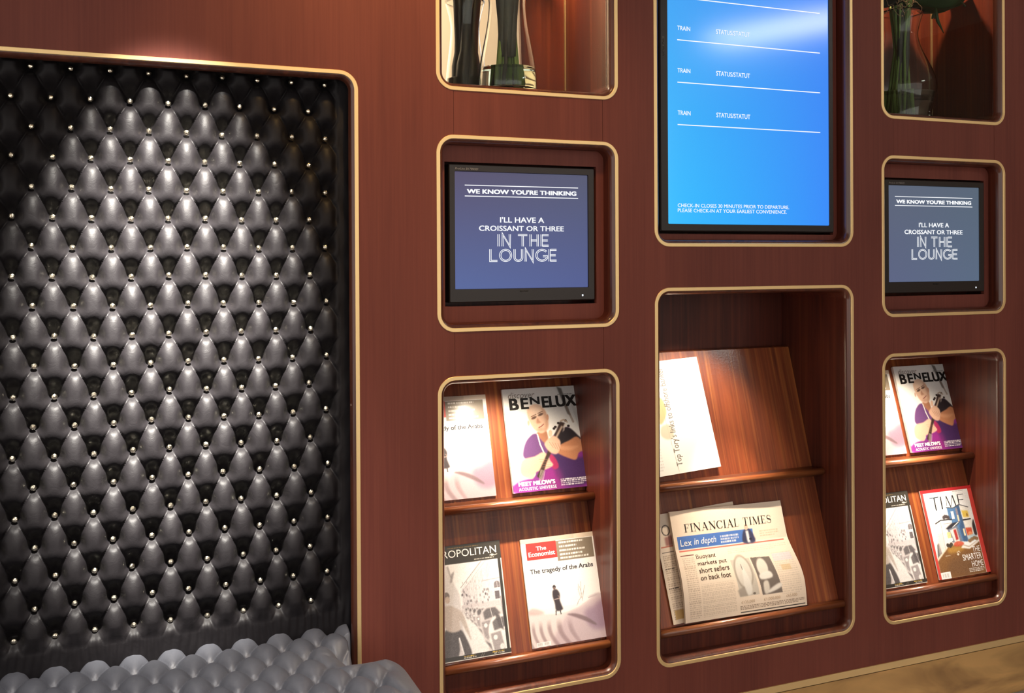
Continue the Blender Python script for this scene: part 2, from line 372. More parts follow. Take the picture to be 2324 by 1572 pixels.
for c in ('left', 'right'):
    x0, x1 = NICHES['case_'+c][0]+R0, NICHES['case_'+c][1]-R0; g = .0007
    for a, b in (('case_', 'monitor_'), ('monitor_', 'rack_')):
        z1, z0 = NICHES[a+c][2], NICHES[b+c][3]
        V, F = boxvf(x0+g, x1-g, 0.0004, WT, z0, z1); part('infill_panel', V, F, WALL, wall)
        V, F = boxvf(x0-.004, x1+.004, WT+.0005, WT+.003, z0, z1); part('backing_strip', V, F, GAP, wall)

def ring(n, o, y): return [(x, y, z) for x, z in rr(n, o)]
def trim(n):
    V, F = loft([ring(n, 0, .003), ring(n, 0, -.0015), ring(n, .0008, -.0022), ring(n, TW-.0008, -.0022), ring(n, TW, -.0015), ring(n, TW, .004)])
    return part('brass_trim', V, F, BRASS, wall)
LIPW, LIPD = .0095, .017
UND = .012
def lining(n, depth, back=True, mat=INNER, under=0, name='niche_lining'):
    rings = []
    for i in range(9):
        a = math.pi/2*i/8; rings.append(ring(n, TW+LIPW*math.sin(a), .0005+LIPD*(1-math.cos(a))))
    V, F = loft(rings); part('rounded_edge', V, F, LIP, wall, True)
    o = TW+LIPW
    V, F = loft([ring(n, o, LIPD+.0005)]+([ring(n, o-under, LIPD+.0012)] if under else [])+[ring(n, o-under, depth)], cap='end' if back else None)
    part(name, V, F, mat, wall)
    return n[0]+o, n[1]-o, n[2]+o, n[3]-o
for k, n in NICHES.items(): trim(n)
trim(ALC)
lining(ALC, .12, under=UND, name='alcove_lining')
IN = {}
for k, d in (('monitor_left', .12), ('monitor_right', .12), ('board_mid', .12), ('rack_left', .36), ('rack_mid', .36), ('rack_right', .36)):
    IN[k] = lining(NICHES[k], d)
def panel_with_cutout(k, cut):
    x0, x1, z0, z1 = IN[k]
    o = fill(rrect(x0-.001, x1+.001, z0-.001, z1+.001, R0-TW-LIPW), [[(cut[0], cut[2]), (cut[0], cut[3]), (cut[1], cut[3]), (cut[1], cut[2])]], .042, 'mounting_panel', WALL, wall, .012)
panel_with_cutout('monitor_left', (.700, 1.0875, -.100, .2315))
DXR = 1.2718    # right column = left column moved along the wall
panel_with_cutout('monitor_right', (.700+DXR, 1.0875+DXR, -.100, .2315))
panel_with_cutout('board_mid', (1.256, 1.808, .070, 1.0))

# vase cases: side lining, wooden back (left case is open to the room behind on its left)
for k, x0b in (('case_left', .985), ('case_right', None)):
    n = NICHES[k]; x0, x1, z0, z1 = lining(n, .256, back=False, mat=INNER, name='case_lining')
    if x0b is None: V, F = boxvf(x0-.01, x1+.01, .256, .270, z0-.01, z1+.01)
    else: V, F = boxvf(x0b, x1+.01, .256, .270, z0-.01, z1+.01)
    part('case_back', V, F, INNER, wall)
    V, F = boxvf(x1-.0035, x1-.0005, .250, .2555, z0, z1); part('corner_bead', V, F, simple('pale_bead', (.45, .36, .20), .25, .6) if 'pale_bead' not in MATS else MATS['pale_bead'], wall)
    # front pane
    V, F = bevbox(x0+.001, x1-.001, .0215, .0255, z0+.001, z1-.001, .0008, 1)
    c = 'left' if k == 'case_left' else 'right'
    part('glass_pane', V, F, PANE, wall)

# room behind the left case
V, F = boxvf(-.2, 1.6, 1.20, 1.25, -.2, 1.6); rw = struct('wall_behind', V, F, simple('cream_wall', (.80, .66, .48), .7))
for zz in (.555, .595, .63):
    V, F = boxvf(-.2, 1.6, 1.195, 1.2, zz, zz+.004); part('joint_line', V, F, simple('wall_joint', (.12, .08, .06), .7) if 'wall_joint' not in MATS else MATS['wall_joint'], rw)
# skirting with its flat strip
V, F = boxvf(XL, XR, -.003, .004, -1.1165, -1.0985); struct('trim_1', V, F, BRASS)
V, F = join(boxvf(XL, XR, .002, .010, -1.1195, -1.1165)); struct('trim_2', V, F, GAP)
V, F = boxvf(XL, XR, -.001, .010, -1.2615, -1.1195); struct('baseboard_north', V, F, BRONZE)
V, F = boxvf(-4, 6.5, -6, .03, -1.30, -1.262); struct('floor', V, F, simple('grey_carpet', (.34, .31, .30), .95, bump=.8, bscale=300))
V, F = boxvf(4.9, 5.0, -6, -.004, -1.262, 1.45); struct('added_wall_east', V, F, simple('brown_wall', (.22, .14, .09), .6))  # unseen dark wall, added to dim what the right-hand brass reflects
V, F = boxvf(-4, 6.5, -6, 1.3, 1.45, 1.50); struct('ceiling', V, F, simple('white_ceiling', (.75, .70, .62), .8))

# ---------------------------------------------------------------- tufted leather
LX, LY = .0725, .0594
def tuft(x, y, H, rb=.0175, k=.2, up_=.5, dn_=1.3, cw=.030, cd=.09, pw=2.0, he=2.0):
    """deep-buttoned leather: broad puffs, thin pleats from button to button, holes that open gently upwards and sharply downwards"""
    u = x/LX+y/(2*LY); v = x/LX-y/(2*LY)
    fu = u-np.floor(u); fv = v-np.floor(v); m = np.clip(np.sin(np.pi*fu)*np.sin(np.pi*fv), 0, 1)
    hole = np.zeros(x.shape)
    for a in (-1, 0, 1, 2):
        for b in (-1, 0, 1, 2):
            U = np.floor(u)+a; W = np.floor(v)+b; dx = x-(U+W)/2*LX; dy = y-(U-W)*LY
            r = np.hypot(dx*1.0, dy*np.where(dy > 0, up_, dn_)); hole = np.maximum(hole, np.exp(-(r/rb)**he))
    e = np.minimum(np.minimum(fu, 1-fu), np.minimum(fv, 1-fv))
    pleat = cd*np.exp(-(e/cw)**2)*(1-hole)
    return H*((1-hole)*((1-k)+k*(1-(1-m)**pw))-pleat)
rs = np.random.RandomState(3)
def lowfreq(x, y, s, seed):
    r = np.random.RandomState(seed); h = np.zeros(x.shape)
    for i in range(10):
        a, b, c = r.uniform(-1, 1)*s, r.uniform(-1, 1)*s, r.uniform(0, 6.28); h += np.sin(a*x+b*y+c)
    return h/10
BX0, BZ0 = .032, .0960       # one button position; the lattice follows from it
banq = thing('banquette', 'built-in banquette of black deep-buttoned leather set in the brass-edged alcove at left', 'sofa', (-.05, -.2, -1.262))
def grid_obj(name, X, Y, Z, mat, parent):
    n, m = X.shape; off = np.array(parent.location)
    co = np.stack([X, Y, Z], -1).reshape(-1, 3)-off
    idx = np.arange(n*m).reshape(n, m); F = np.stack([idx[:-1, :-1], idx[1:, :-1], idx[1:, 1:], idx[:-1, 1:]], -1).reshape(-1, 4)
    me = bpy.data.meshes.new(name); me.vertices.add(n*m); me.vertices.foreach_set('co', co.ravel().astype(np.float32))
    me.loops.add(F.size); me.loops.foreach_set('vertex_index', F.ravel().astype(np.int32)); me.polygons.add(len(F))
    me.polygons.foreach_set('loop_start', np.arange(0, F.size, 4).astype(np.int32))
    me.polygons.foreach_set('use_smooth', np.ones(len(F), bool)); me.update(calc_edges=True); me.validate(); me.materials.append(mat)
    return link(name, me, parent)
ax0, ax1 = ALC[0]+TW+LIPW-UND+.001, ALC[1]-TW-LIPW+UND-.001; az1 = ALC[3]-TW-LIPW+UND-.001
st = .0021
gx, gz = np.meshgrid(np.arange(ax0, ax1+st, st), np.arange(-.86, az1+st, st), indexing='ij')
gx = np.minimum(gx, ax1); gz = np.minimum(gz, az1)
jx = lowfreq(gx, gz, 25, 1)*.004; jz = lowfreq(gx, gz, 25, 2)*.004
H = .033
t = tuft(gx-BX0+jx, gz-BZ0+jz, H, .0162, .38, .60, 1.12, .028, .11, 1.4, 2.6)
edge = np.minimum(np.minimum(gx-ax0, ax1-gx), az1-gz); edge2 = np.minimum(edge, (gz+.84))
flat = H*.80*np.ones_like(t); wgt = np.clip((edge-.001)/.010, 0, 1); wgt = wgt*wgt*(3-2*wgt)
low = np.clip((gz+.765)/.035, 0, 1)*np.clip((np.minimum(ax1-gx, gx-ax0)-.026)/.014, 0, 1)*(1-.75*np.clip((gz-.397)/.008, 0, 1)); t = t*wgt*low+flat*(1-wgt*low)
fade = np.clip((edge+.004)/.008, 0, 1); t = t*np.sqrt(1-(1-fade)**2)
folds = .0012*np.exp(-((gz+.775)/.03)**2)*np.sin(gx*420+lowfreq(gx, gz, 60, 5)*4)
edge_pleat = .0014*np.sin((gz-BZ0)/LY*math.pi*1.0)*np.exp(-((ax1-gx-.012)/.014)**2)
Yb = .0695-t+folds+edge_pleat+lowfreq(gx, gz, 130, 9)*.0016
back = grid_obj('backrest', gx, Yb, gz, LEATHER, banq)
# studs
bm = bmesh.new(); bmesh.ops.create_icosphere(bm, subdivisions=2, radius=.0062)
for v in bm.verts: v.co.y *= .75
stud_me = bpy.data.meshes.new('button'); bm.to_mesh(stud_me); bm.free(); stud_me.materials.append(CRYSTAL)
boff = Vector(banq.location); nb = 0
for j in range(-16, 8):
    z = BZ0+j*LY
    if z > az1-.010 or z < -.76: continue
    for i in range(-9, 8):
        x = BX0+i*LX+(LX/2 if j % 2 else 0)
        if x < ax0+.03 or x > ax1-.032: continue
        ddx = float(lowfreq(np.array([x]), np.array([z]), 25, 1)[0])*.004; ddz = float(lowfreq(np.array([x]), np.array([z]), 25, 2)[0])*.004
        o = link('button', stud_me, back, (x-ddx-boff.x+rnd.uniform(-.001, .001), .0590-boff.y, z-ddz-boff.z+rnd.uniform(-.001, .001)))
        o.rotation_euler = (rnd.uniform(-.3, .3), rnd.uniform(0, 3), rnd.uniform(-.3, .3)); nb += 1
# seat
ax0 += UND; ax1 -= UND
SZ = -.792; RS = .085; SH = .026
def sdf_rr(x, y, x0, x1, y0, y1, r):
    qx = np.abs(x-(x0+x1)/2)-((x1-x0)/2-r); qy = np.abs(y-(y0+y1)/2)-((y1-y0)/2-r)
    return r-np.hypot(np.maximum(qx, 0), np.maximum(qy, 0))-np.minimum(np.maximum(qx, qy), 0)   # positive inside
def seat_sdf(x, y):
    return np.maximum(np.maximum(sdf_rr(x, y, -.75, .562, -.52, -.100, .06), sdf_rr(x, y, ax0+.012, ax1-.016, -.25, .115, .004)), sdf_rr(x, y, ax0+.001, ax1-.002, .004, .115, .004))
ss = .0032
sx, sy = np.meshgrid(np.arange(-.79, .64, ss), np.arange(-.56, .118, ss), indexing='ij')
d = seat_sdf(sx, sy); e = 1e-4
gxn = (seat_sdf(sx+e, sy)-seat_sdf(sx-e, sy))/(2*e); gyn = (seat_sdf(sx, sy+e)-seat_sdf(sx, sy-e))/(2*e); gn = np.hypot(gxn, gyn)+1e-6
out = d < 0; px_ = np.where(out, sx-gxn/gn*d, sx); py_ = np.where(out, sy-gyn/gn*d, sy)
# inside the alcove the cushion runs square to its side walls, so the roll only applies in front of the wall line
dfront = sdf_rr(sx, sy, -.75, .562, -.52, -.100, .06)
roll_d = np.where(sy > -.02, np.clip(d, 0, None)+.0, np.clip(d, 0, None))
Rloc = np.where(sy > -.012, .03, RS)
blend_ = np.clip((sy+.10)/.09, 0, 1); inside_x = np.clip((ax1-.0-sx)/.05, 0, 1)
q = np.clip(roll_d/RS, 0, 1); roll = RS*(1-np.sqrt(1-(1-q)**2))
q2 = np.clip((ax1-sx)/.03, 0, 1); roll_side = 0*q2
roll = np.where((sx < ax1) & (sy > -.09), np.minimum(roll, roll_side*np.clip((sy+.09)/.06, 0, 1)+roll*(1-np.clip((sy+.09)/.06, 0, 1))), roll)
ts = tuft(sx-BX0-.0, sy+.016, SH, .0095, .55, 1, 1, .026, .16, 1.5)
rollback = .012*np.exp(-((.06-sy)/.012)**2)*0
wf = np.clip((np.clip(d, 0, None)-.045)/.035, 0, 1)
wf = np.where((sx < ax1) & (sy > -.09), 1, wf)
ts = ts*wf+SH*.82*(1-wf)*(1-.0)
sz = SZ-SH+ts-roll
sz = np.where(out, SZ-SH*.3-RS-(-d)*4.0, sz)
keep = d > -.034
seat = grid_obj('seat_cushion', px_, py_, sz, LEATHER2, banq)
bm = bmesh.new(); bm.from_mesh(seat.data); bm.verts.ensure_lookup_table(); kf = keep.ravel()
bmesh.ops.delete(bm, geom=[v for v in bm.verts if not kf[v.index]], context='VERTS'); bm.to_mesh(seat.data); bm.free()
V, F = bevbox(-.72, .52, -.46, -.004, -1.2618, -.96, .004); part('plinth', V, F, WALL, banq)

# ---------------------------------------------------------------- displays
def monitor(dx, label, mat, deeper=0):
    y = .036
    t = thing('monitor', label, 'monitor', (.894+dx, .06, -.098), 'advert monitors')
    X0, X1, Za, Zb = .7085+dx, 1.0805+dx, -.0915, .2265; a0, a1, b0, b1 = .7238+dx, 1.0628+dx, -.0603, .2098
    rings = [[(x, yy, z) for x, z in rrect(p0, p1, q0, q1, .002, 2)] for p0, p1, q0, q1, yy in
             ((X0, X1, Za, Zb, .09), (X0, X1, Za, Zb, y+.002), (X0+.002, X1-.002, Za+.002, Zb-.002, y), (a0-.001, a1+.001, b0-.001, b1+.001, y), (a0, a1, b0, b1, y+.004))]
    V, F = loft(rings, cap='start'); part('bezel', V, F, BLACKP, t)
    V, F = [(a0, y+.0035, b0), (a1, y+.0035, b0), (a1, y+.0035, b1), (a0, y+.0035, b1)], [(0, 1, 2, 3)]
    sc = part('screen', V, F, mat, t)
    fl = Flat()
    for z in (.1788, .1538): fl.rect(.7480, 1.0376, z-.0010, z+.0010)
    fl.text("WE KNOW YOU'RE THINKING", .7530, 1.0331, .1597, .1706, .06)
    fl.text("I'LL HAVE A", .8348, .9476, .0936, .1068, .025)
    fl.text("CROISSANT OR THREE", .7822, .9992, .0738, .0861, .025)
    inline_word(fl, 'IN THE', .8285, .9590, .0378, .0665); inline_word(fl, 'LOUNGE', .8080, .9795, .0022, .0315, .13)
    fl.build('lettering', LIT_TEXT, sc, (dx, y+.0035, 0), (1, 0, 0), (0, 0, 1), .0006)
    fl = Flat().text('iiyama', .8835, .9045, -.0705, -.0645, .02); fl.build('maker_mark', LOGO, t, (dx, y, 0), (1, 0, 0), (0, 0, 1), .0004)
    fl = Flat().text('ProLite B1780SD', .7235, .7800, .2140, .2185, .0, .2); fl.build('model_mark', LOGO, t, (dx, y, 0), (1, 0, 0), (0, 0, 1), .0004)
    V, F = boxvf(1.0455+dx, 1.0485+dx, y-.0006, y+.001, -.0815, -.0778); part('power_light', V, F, LED, t)
    return t
monitor(0, 'black flat monitor with a navy screen, in the niche nearest the leather alcove', SCR_NAVY)
monitor(DXR+.0015, 'black flat monitor with a slate grey screen, in the niche at far right', SCR_GREY)

y = .031
t = thing('display_screen', 'tall black-framed display with a bright blue train status page in the middle niche', 'screen', (1.533, .06, .072))
X0, X1, Za, Zb = 1.2615, 1.8025, .0755, 1.0; a0, a1, b0, b1 = 1.2852, 1.7868, .0950, .981
rings = [[(x, yy, z) for x, z in rrect(p0, p1, q0, q1, .003, 2)] for p0, p1, q0, q1, yy in
         ((X0, X1, Za, Zb, .10), (X0, X1, Za, Zb, y+.003), (X0+.003, X1-.003, Za+.003, Zb-.003, y), (a0-.001, a1+.001, b0-.001, b1+.001, y), (a0, a1, b0, b1, y+.003))]
V, F = loft(rings, cap='start'); part('bezel', V, F, BLACKP, t)
sc = part('screen', [(a0, y+.0025, b0), (a1, y+.0025, b0), (a1, y+.0025, b1), (a0, y+.0025, b1)], [(0, 1, 2, 3)], SCR_BLUE, t)
fl = Flat()
for i in range(-2, 4):
    zb = -.1065*i
    fl.rect(1.3137, 1.7585, .6640+zb-.0012, .6640+zb+.0012)
for i in range(-2, 3):
    zb = -.1065*i
    fl.text('TRAIN', 1.3142, 1.3519, .5822+zb, .5930+zb, .012); fl.text('STATUS/STATUT', 1.4290, 1.5332, .5818+zb, .5936+zb, .012)
fl.text('CHECK-IN CLOSES 30 MINUTES PRIOR TO DEPARTURE.', 1.3130, 1.6550, .1372, .1463, .008)
fl.text('PLEASE CHECK-IN AT YOUR EARLIEST CONVENIENCE.', 1.3130, 1.6476, .1246, .1337, .008)
fl.build('lettering', LIT_TEXT, sc, (0, y+.0025, 0), (1, 0, 0), (0, 0, 1), .0006)
Flat().text('SAMSUNG', -.562, -.514, 1.2695, 1.2745, .03).build('maker_mark', simple('pale_mark', (.85, .78, .65), .4), t, (0, y, 0), (0, 0, -1), (1, 0, 0), .0004)

# ---------------------------------------------------------------- racks
BA, BB = .3273, .31
def by(z): return BA+BB*z              # depth of the sloping boards
UPV = Vector((0, BB, 1)).normalized(); NRM = Vector((1, 0, 0)).cross(UPV)   # towards the room
def ledge_vf(x0, x1, yf, yb, zt, th=.026):
    r = .0095; pr = [(yb, zt-th), (yb, zt-.004), (yf+.014, zt-.006)]
    for i in range(9):
        a = math.radians(80+i*22); pr.append((yf+r+r*math.cos(a), zt-r+r*math.sin(a)))
    pr += [(yf+.018, zt-th+.002)]
    return loft([[(x, a, b) for a, b in pr] for x in (x0, x1)], cap='both')
def rack(k, label, top_z):
    x0, x1, z0, z1 = IN[k]; x0 += .0006; x1 -= .0006
    t = thing('magazine_rack', label, 'rack', ((x0+x1)/2, .1, z0+.001), 'slanted magazine racks')
    for zt, zb in ((top_z, -.588), (-.600, -.925)):
        pts = [(by(zb), zb), (by(zt), zt), (by(zt)+.012, zt+.002), (by(zb)+.012, zb)]
        V, F = loft([[(x, a, b) for a, b in pts] for x in (x0, x1)], cap='both'); part('display_board', V, F, BOARD, t)
    for yf, zt in ((.094, -.5745), (.014, -.9165)):
        V, F = ledge_vf(x0, x1, yf, by(zt)+.004, zt); part('ledge', V, F, LEDGE, t, True)
    V, F = boxvf(x0, x1, .034, .046, z0-.012, -.93); part('front_panel', V, F, INNER, t)
    V, F = boxvf(x0, x1, by(top_z)+.03, by(top_z)+.045, -.45, z1); part('back_panel', V, F, INNER, t)
    return t
rack('rack_left', 'narrow slanted wooden magazine rack in the niche nearest the leather alcove', -.262)
rack('rack_mid', 'wide slanted wooden newspaper rack in the middle niche under the blue display', -.250)
rack('rack_right', 'narrow slanted wooden magazine rack in the niche at far right', -.262)

# ---------------------------------------------------------------- print painter (works on the vertices of a fine cover grid)
class Canvas:
    def __init__(s, w, h, base=(240, 238, 234), step=.00105):
        s.nx = int(round(w/step))+1; s.ny = int(round(h/step))+1; s.w = w; s.h = h
        s.S, s.T = np.meshgrid(np.linspace(0, 1, s.nx), np.linspace(0, 1, s.ny), indexing='ij')   # s to the right, t downwards
        s.C = np.zeros((s.nx, s.ny, 3)); s.C[:] = base; s.asp = w/h
    def mix(s, M, col):
        M = np.clip(M, 0, 1)[..., None]; s.C = s.C*(1-M)+np.asarray(col, float)*M; return s
    def poly(s, P, col, a=1, soft=0, smooth=0):
        P = [tuple(p) for p in P]
        if smooth:
            Q = []; n = len(P)
            for i in range(n):
                p0, p1, p2, p3 = (np.array(P[(i+k-1) % n]) for k in range(4))
                for u in np.linspace(0, 1, smooth, endpoint=False):
                    Q.append(tuple(.5*((2*p1)+(-p0+p2)*u+(2*p0-5*p1+4*p2-p3)*u*u+(-p0+3*p1-3*p2+p3)*u**3)))
            P = Q
        xs = [p[0] for p in P]; ys = [p[1] for p in P]; pad = .02+soft
        i0, i1 = max(0, int((min(xs)-pad)*s.nx)), min(s.nx, int((max(xs)+pad)*s.nx)+2); j0, j1 = max(0, int((min(ys)-pad)*s.ny)), min(s.ny, int((max(ys)+pad)*s.ny)+2)
        if i1 <= i0 or j1 <= j0: return s
        M = np.zeros((i1-i0, j1-j0)); sub = s.S[i0:i1, j0:j1], s.T[i0:i1, j0:j1]
        offs = ((-.25, -.25), (.25, -.25), (-.25, .25), (.25, .25))
        for ox, oy in offs:
            X = sub[0]+ox/s.nx; Y = sub[1]+oy/s.ny; ins = np.zeros(X.shape, bool)
            for i in range(len(P)):
                (xa, ya), (xb, yb) = P[i-1], P[i]
                if ya == yb: continue
                c = ((ya > Y) != (yb > Y)) & (X < (xb-xa)*(Y-ya)/(yb-ya)+xa); ins ^= c
            M += ins*.25
        if soft:
            k = max(1, int(soft*s.nx/2))
            for _ in range(2):
                for ax in (0, 1):
                    A = np.cumsum(np.pad(M, [(k+1, k) if q == ax else (0, 0) for q in (0, 1)], mode='edge'), axis=ax)
                    M = (np.take(A, range(2*k+1, A.shape[ax]), ax)-np.take(A, range(0, A.shape[ax]-2*k-1), ax))/(2*k+1)
        F = np.zeros((s.nx, s.ny)); F[i0:i1, j0:j1] = M*a; return s.mix(F, col)
    def ell(s, cx, cy, rx, ry, col, a=1, soft=.15, rot=0):
        dx = (s.S-cx)*s.asp; dy = s.T-cy; c, n = math.cos(rot), math.sin(rot); X = dx*c+dy*n; Y = -dx*n+dy*c
        r = np.sqrt((X/(rx*s.asp))**2+(Y/ry)**2); return s.mix(np.clip((1-r)/soft+.5, 0, 1)*a, col)
    def line(s, P, w, col, a=1):
        for (xa, ya), (xb, yb) in zip(P[:-1], P[1:]):
            ax_, ay_, bx_, by_ = xa*s.w, ya*s.h, xb*s.w, yb*s.h; X = s.S*s.w; Y = s.T*s.h; L2 = (bx_-ax_)**2+(by_-ay_)**2+1e-12
            u = np.clip(((X-ax_)*(bx_-ax_)+(Y-ay_)*(by_-ay_))/L2, 0, 1); d = np.hypot(X-ax_-u*(bx_-ax_), Y-ay_-u*(by_-ay_)); s.mix(np.clip((w/2-d)/.0008+.5, 0, 1)*a, col)
        return s
    def rect(s, x0, x1, y0, y1, col, a=1): return s.mix(((s.S >= x0) & (s.S <= x1) & (s.T >= y0) & (s.T <= y1))*a, col)
    def vgrad(s, y0, y1, c0, c1, a=1):
        u = np.clip((s.T-y0)/(y1-y0), 0, 1)[..., None]; G = np.asarray(c0, float)*(1-u)+np.asarray(c1, float)*u; M = ((s.T >= y0) & (s.T <= y1))[..., None]*a; s.C = s.C*(1-M)+G*M; return s
    def greek(s, x0, x1, y0, y1, n, col, a=1, seed=0, fill_=.55):
        """lines of unreadably small print: words as short bars"""
        r = random.Random(seed); p = (y1-y0)/n
        for i in range(n):
            x = x0; end = x1-(r.uniform(0, .25)*(x1-x0) if i == n-1 else 0)
            while x < end:
                w = r.uniform(.012, .04)*.21/s.w; s.rect(x, min(x+w, end), y0+i*p, y0+i*p+p*fill_, col, a*r.uniform(.7, 1)); x += w+.007*.21/s.w
        return s
    def noise(s, amp, seed=0, k=1):
        r = np.random.RandomState(seed); N = r.normal(0, amp, (s.nx//k+2, s.ny//k+2)); N = np.repeat(np.repeat(N, k, 0), k, 1)[:s.nx, :s.ny]; s.C += N[..., None]; return s
    def mesh(s, name, mat, curl=None):
        X = s.S*s.w; Z = (1-s.T)*s.h; co = np.stack([X, np.zeros_like(X), Z], -1)
        if curl is not None: co = curl(s.S, s.T, co)
        n, m = s.nx, s.ny; idx = np.arange(n*m).reshape(n, m); F = np.stack([idx[:-1, 1:], idx[1:, 1:], idx[1:, :-1], idx[:-1, :-1]], -1).reshape(-1, 4)
        me = bpy.data.meshes.new(name); me.vertices.add(n*m); me.vertices.foreach_set('co', co.reshape(-1).astype(np.float32))
        me.loops.add(F.size); me.loops.foreach_set('vertex_index', F.ravel().astype(np.int32)); me.polygons.add(len(F)); me.polygons.foreach_set('loop_start', np.arange(0, F.size, 4).astype(np.int32))
        me.update(calc_edges=True)
        c = np.clip(s.C/255, 0, 1); c = np.where(c <= .04045, c/12.92, ((c+.055)/1.055)**2.4)*.86; rgba = np.concatenate([c, np.ones((n, m, 1))], -1)
        at = me.color_attributes.new('print', 'FLOAT_COLOR', 'POINT'); at.data.foreach_set('color', np.ascontiguousarray(rgba.reshape(-1), dtype=np.float32)); me.materials.append(mat); return me

def cover_guitarist():
    c = Canvas(.217, .258, (236, 236, 232))
    c.poly([(.66, 0), (1, 0), (1, .5), (.86, .3)], (214, 216, 214), .8, .03); c.poly([(.70, .0), (.76, .02), (.84, .3), (.80, .28)], (90, 88, 84), .9, .01); c.line([(.79, .2), (.86, .36)], .006, (150, 130, 115), .6)
    c.line([(.86, .1), (.98, .55)], .010, (200, 200, 196), .8)
    pur = (92, 52, 118); dk = (60, 36, 88)
    c.poly([(.36, .45), (.26, .49), (.20, .56), (.17, .66), (.24, .72), (.30, .84), (.20, 1), (1, 1), (1, .66), (.95, .65), (.92, .53), (.87, .5), (.80, .42), (.71, .42), (.6, .47), (.49, .53)], (104, 66, 120), 1, .008, 4)
    c.poly([(.02, 1), (.06, .9), (.3, .86), (.32, .78), (.55, .74), (1, .66), (1, 1)], (124, 40, 132), 1, .02, 3)
    c.poly([(.55, .66), (.9, .72), (1, .66), (1, .95), (.6, .95)], dk, .9, .03, 3)
    c.poly([(.40, .99), (.42, .82), (.6, .80), (.62, .99)], (176, 40, 140), .45, .06, 2); c.poly([(.50, .66), (.57, .70), (.6, .79), (.52, .8)], (190, 40, 90), .8, .01, 3)
    skin = (222, 184, 158); sh = (168, 116, 88)
    c.poly([(.38, .44), (.39, .48), (.46, .55), (.51, .52), (.49, .42)], sh, 1, .01, 3)
    c.poly([(.31, .19), (.37, .165), (.44, .17), (.50, .21), (.53, .27), (.535, .35), (.52, .41), (.47, .445), (.42, .45), (.36, .42), (.32, .37), (.29, .30), (.285, .23)], skin, 1, .006, 5)
    c.ell(.40, .23, .09, .05, (240, 214, 192), .7, 1.2); c.poly([(.47, .2), (.535, .28), (.53, .4), (.47, .44), (.50, .33)], (186, 140, 112), .6, .02, 3)
    c.ell(.535, .30, .015, .03, (196, 146, 118), 1, .3, .1); c.ell(.285, .345, .014, .026, (206, 160, 132), .8, .4)
    for x, y_ in ((.362, .296), (.452, .268)):
        c.ell(x, y_, .035, .012, (80, 56, 46), .85, .6, -.35); c.line([(x-.035, y_-.012), (x+.03, y_-.032)], .0018, (96, 66, 50), .9)
    c.poly([(.405, .30), (.43, .335), (.45, .345), (.40, .355), (.385, .345)], (176, 126, 100), .8, .01, 3); c.line([(.41, .395), (.44, .385), (.475, .365)], .0024, (140, 74, 66), .9); c.ell(.43, .415, .045, .018, (176, 132, 108), .45, 1)
    # strap, sleeves, arms
    c.line([(.38, .46), (.40, .56), (.45, .68)], .0036, (238, 232, 226), .95)
    c.poly([(.60, .47), (.70, .42), (.80, .42), (.90, .50), (.93, .54), (.80, .55), (.73, .58), (.66, .58), (.62, .53)], (34, 28, 34), 1, .006, 4)
    c.poly([(.87, .51), (.78, .54), (.64, .585), (.60, .65), (.77, .725), (.84, .73), (.88, .67), (.96, .64), (.93, .55)], (188, 128, 92), 1, .006, 4); c.poly([(.65, .59), (.8, .60), (.9, .60), (.78, .64), (.64, .62)], (216, 160, 122), .7, .02, 3)
    c.poly([(.13, .84), (.12, .76), (.17, .69), (.31, .67), (.42, .635), (.48, .67), (.50, .72), (.53, .77), (.42, .805), (.31, .82), (.25, .88)], (228, 188, 162), 1, .006, 4)
    # small guitar: neck, tuning head, body
    c.poly([(.69, .35), (.75, .37), (.58, .58), (.45, .74), (.36, .90), (.31, .86), (.42, .72), (.55, .54)], (58, 40, 34), 1, .004); c.poly([(.70, .39), (.72, .40), (.56, .58), (.54, .57)], (210, 190, 170), .9, .002)
    for q in ((.665, .365), (.62, .40), (.76, .345), (.79, .40), (.60, .415)): c.ell(q[0], q[1], .018, .012, (40, 30, 28), 1, .4)
    c.line([(.70, .345), (.74, .335), (.78, .36)], .004, (190, 170, 150), .9); c.poly([(.74, .38), (.76, .37), (.73, .44), (.70, .46)], (220, 205, 190), .8, .004)
    for k in range(5): c.line([(.37+.012*k, .80+.004*k), (.33+.012*k, .90+.004*k)], .0009, (236, 224, 214), .9)
    for k in range(4): c.ell(.50+.012*k, .60+.014*k, .004, .004, (60, 40, 36), .8)
    c.poly([(.56, .49), (.48, .53), (.455, .57), (.51, .64), (.59, .665), (.64, .62), (.66, .54), (.6, .49)], (226, 184, 158), 1, .005, 4)
    for k in range(4): c.line([(.52+.035*k, .545+.006*k), (.56+.03*k, .60+.012*k)], .0013, (150, 100, 76), .6)
    c.ell(.545, .46, .025, .034, (232, 194, 168), 1, .3, .2)
    for k in range(4): c.line([(.36+.01*k, .70+.025*k), (.50+.0*k, .715+.022*k)], .0012, (176, 126, 100), .55)
    c.noise(3, 1)
    c.greek(.60, .96, .905, .975, 4, (240, 236, 240), 1, 4, .62)
    c.greek(.70, .93, .075, .087, 1, (120, 120, 118), .8, 5)
    return c
def print_guitarist():
    w, h = .217, .258; k = Flat(); z = lambda t: h*(1-t)
    k.text('B', .07*w, .19*w, z(.21), z(.095), .05); k.text('E', .215*w, .315*w, z(.205), z(.095), .05); k.text('N', .335*w, .46*w, z(.165), z(.09), .05); k.text('ELUX', .485*w, .935*w, z(.205), z(.09), .05)
    d = Flat().text('discover', .065*w, .405*w, z(.095), z(.035), -.012, .3)
    wt = Flat().text("MEET MILOW'S", .07*w, .53*w, z(.942), z(.90), .06); wt.text('ACOUSTIC UNIVERSE', .07*w, .54*w, z(.985), z(.955), .02, 0, 1.2)
    return [('title_lettering', INK_K, k), ('small_lettering', INK_G, d), ('caption_lettering', INK_W, wt)]
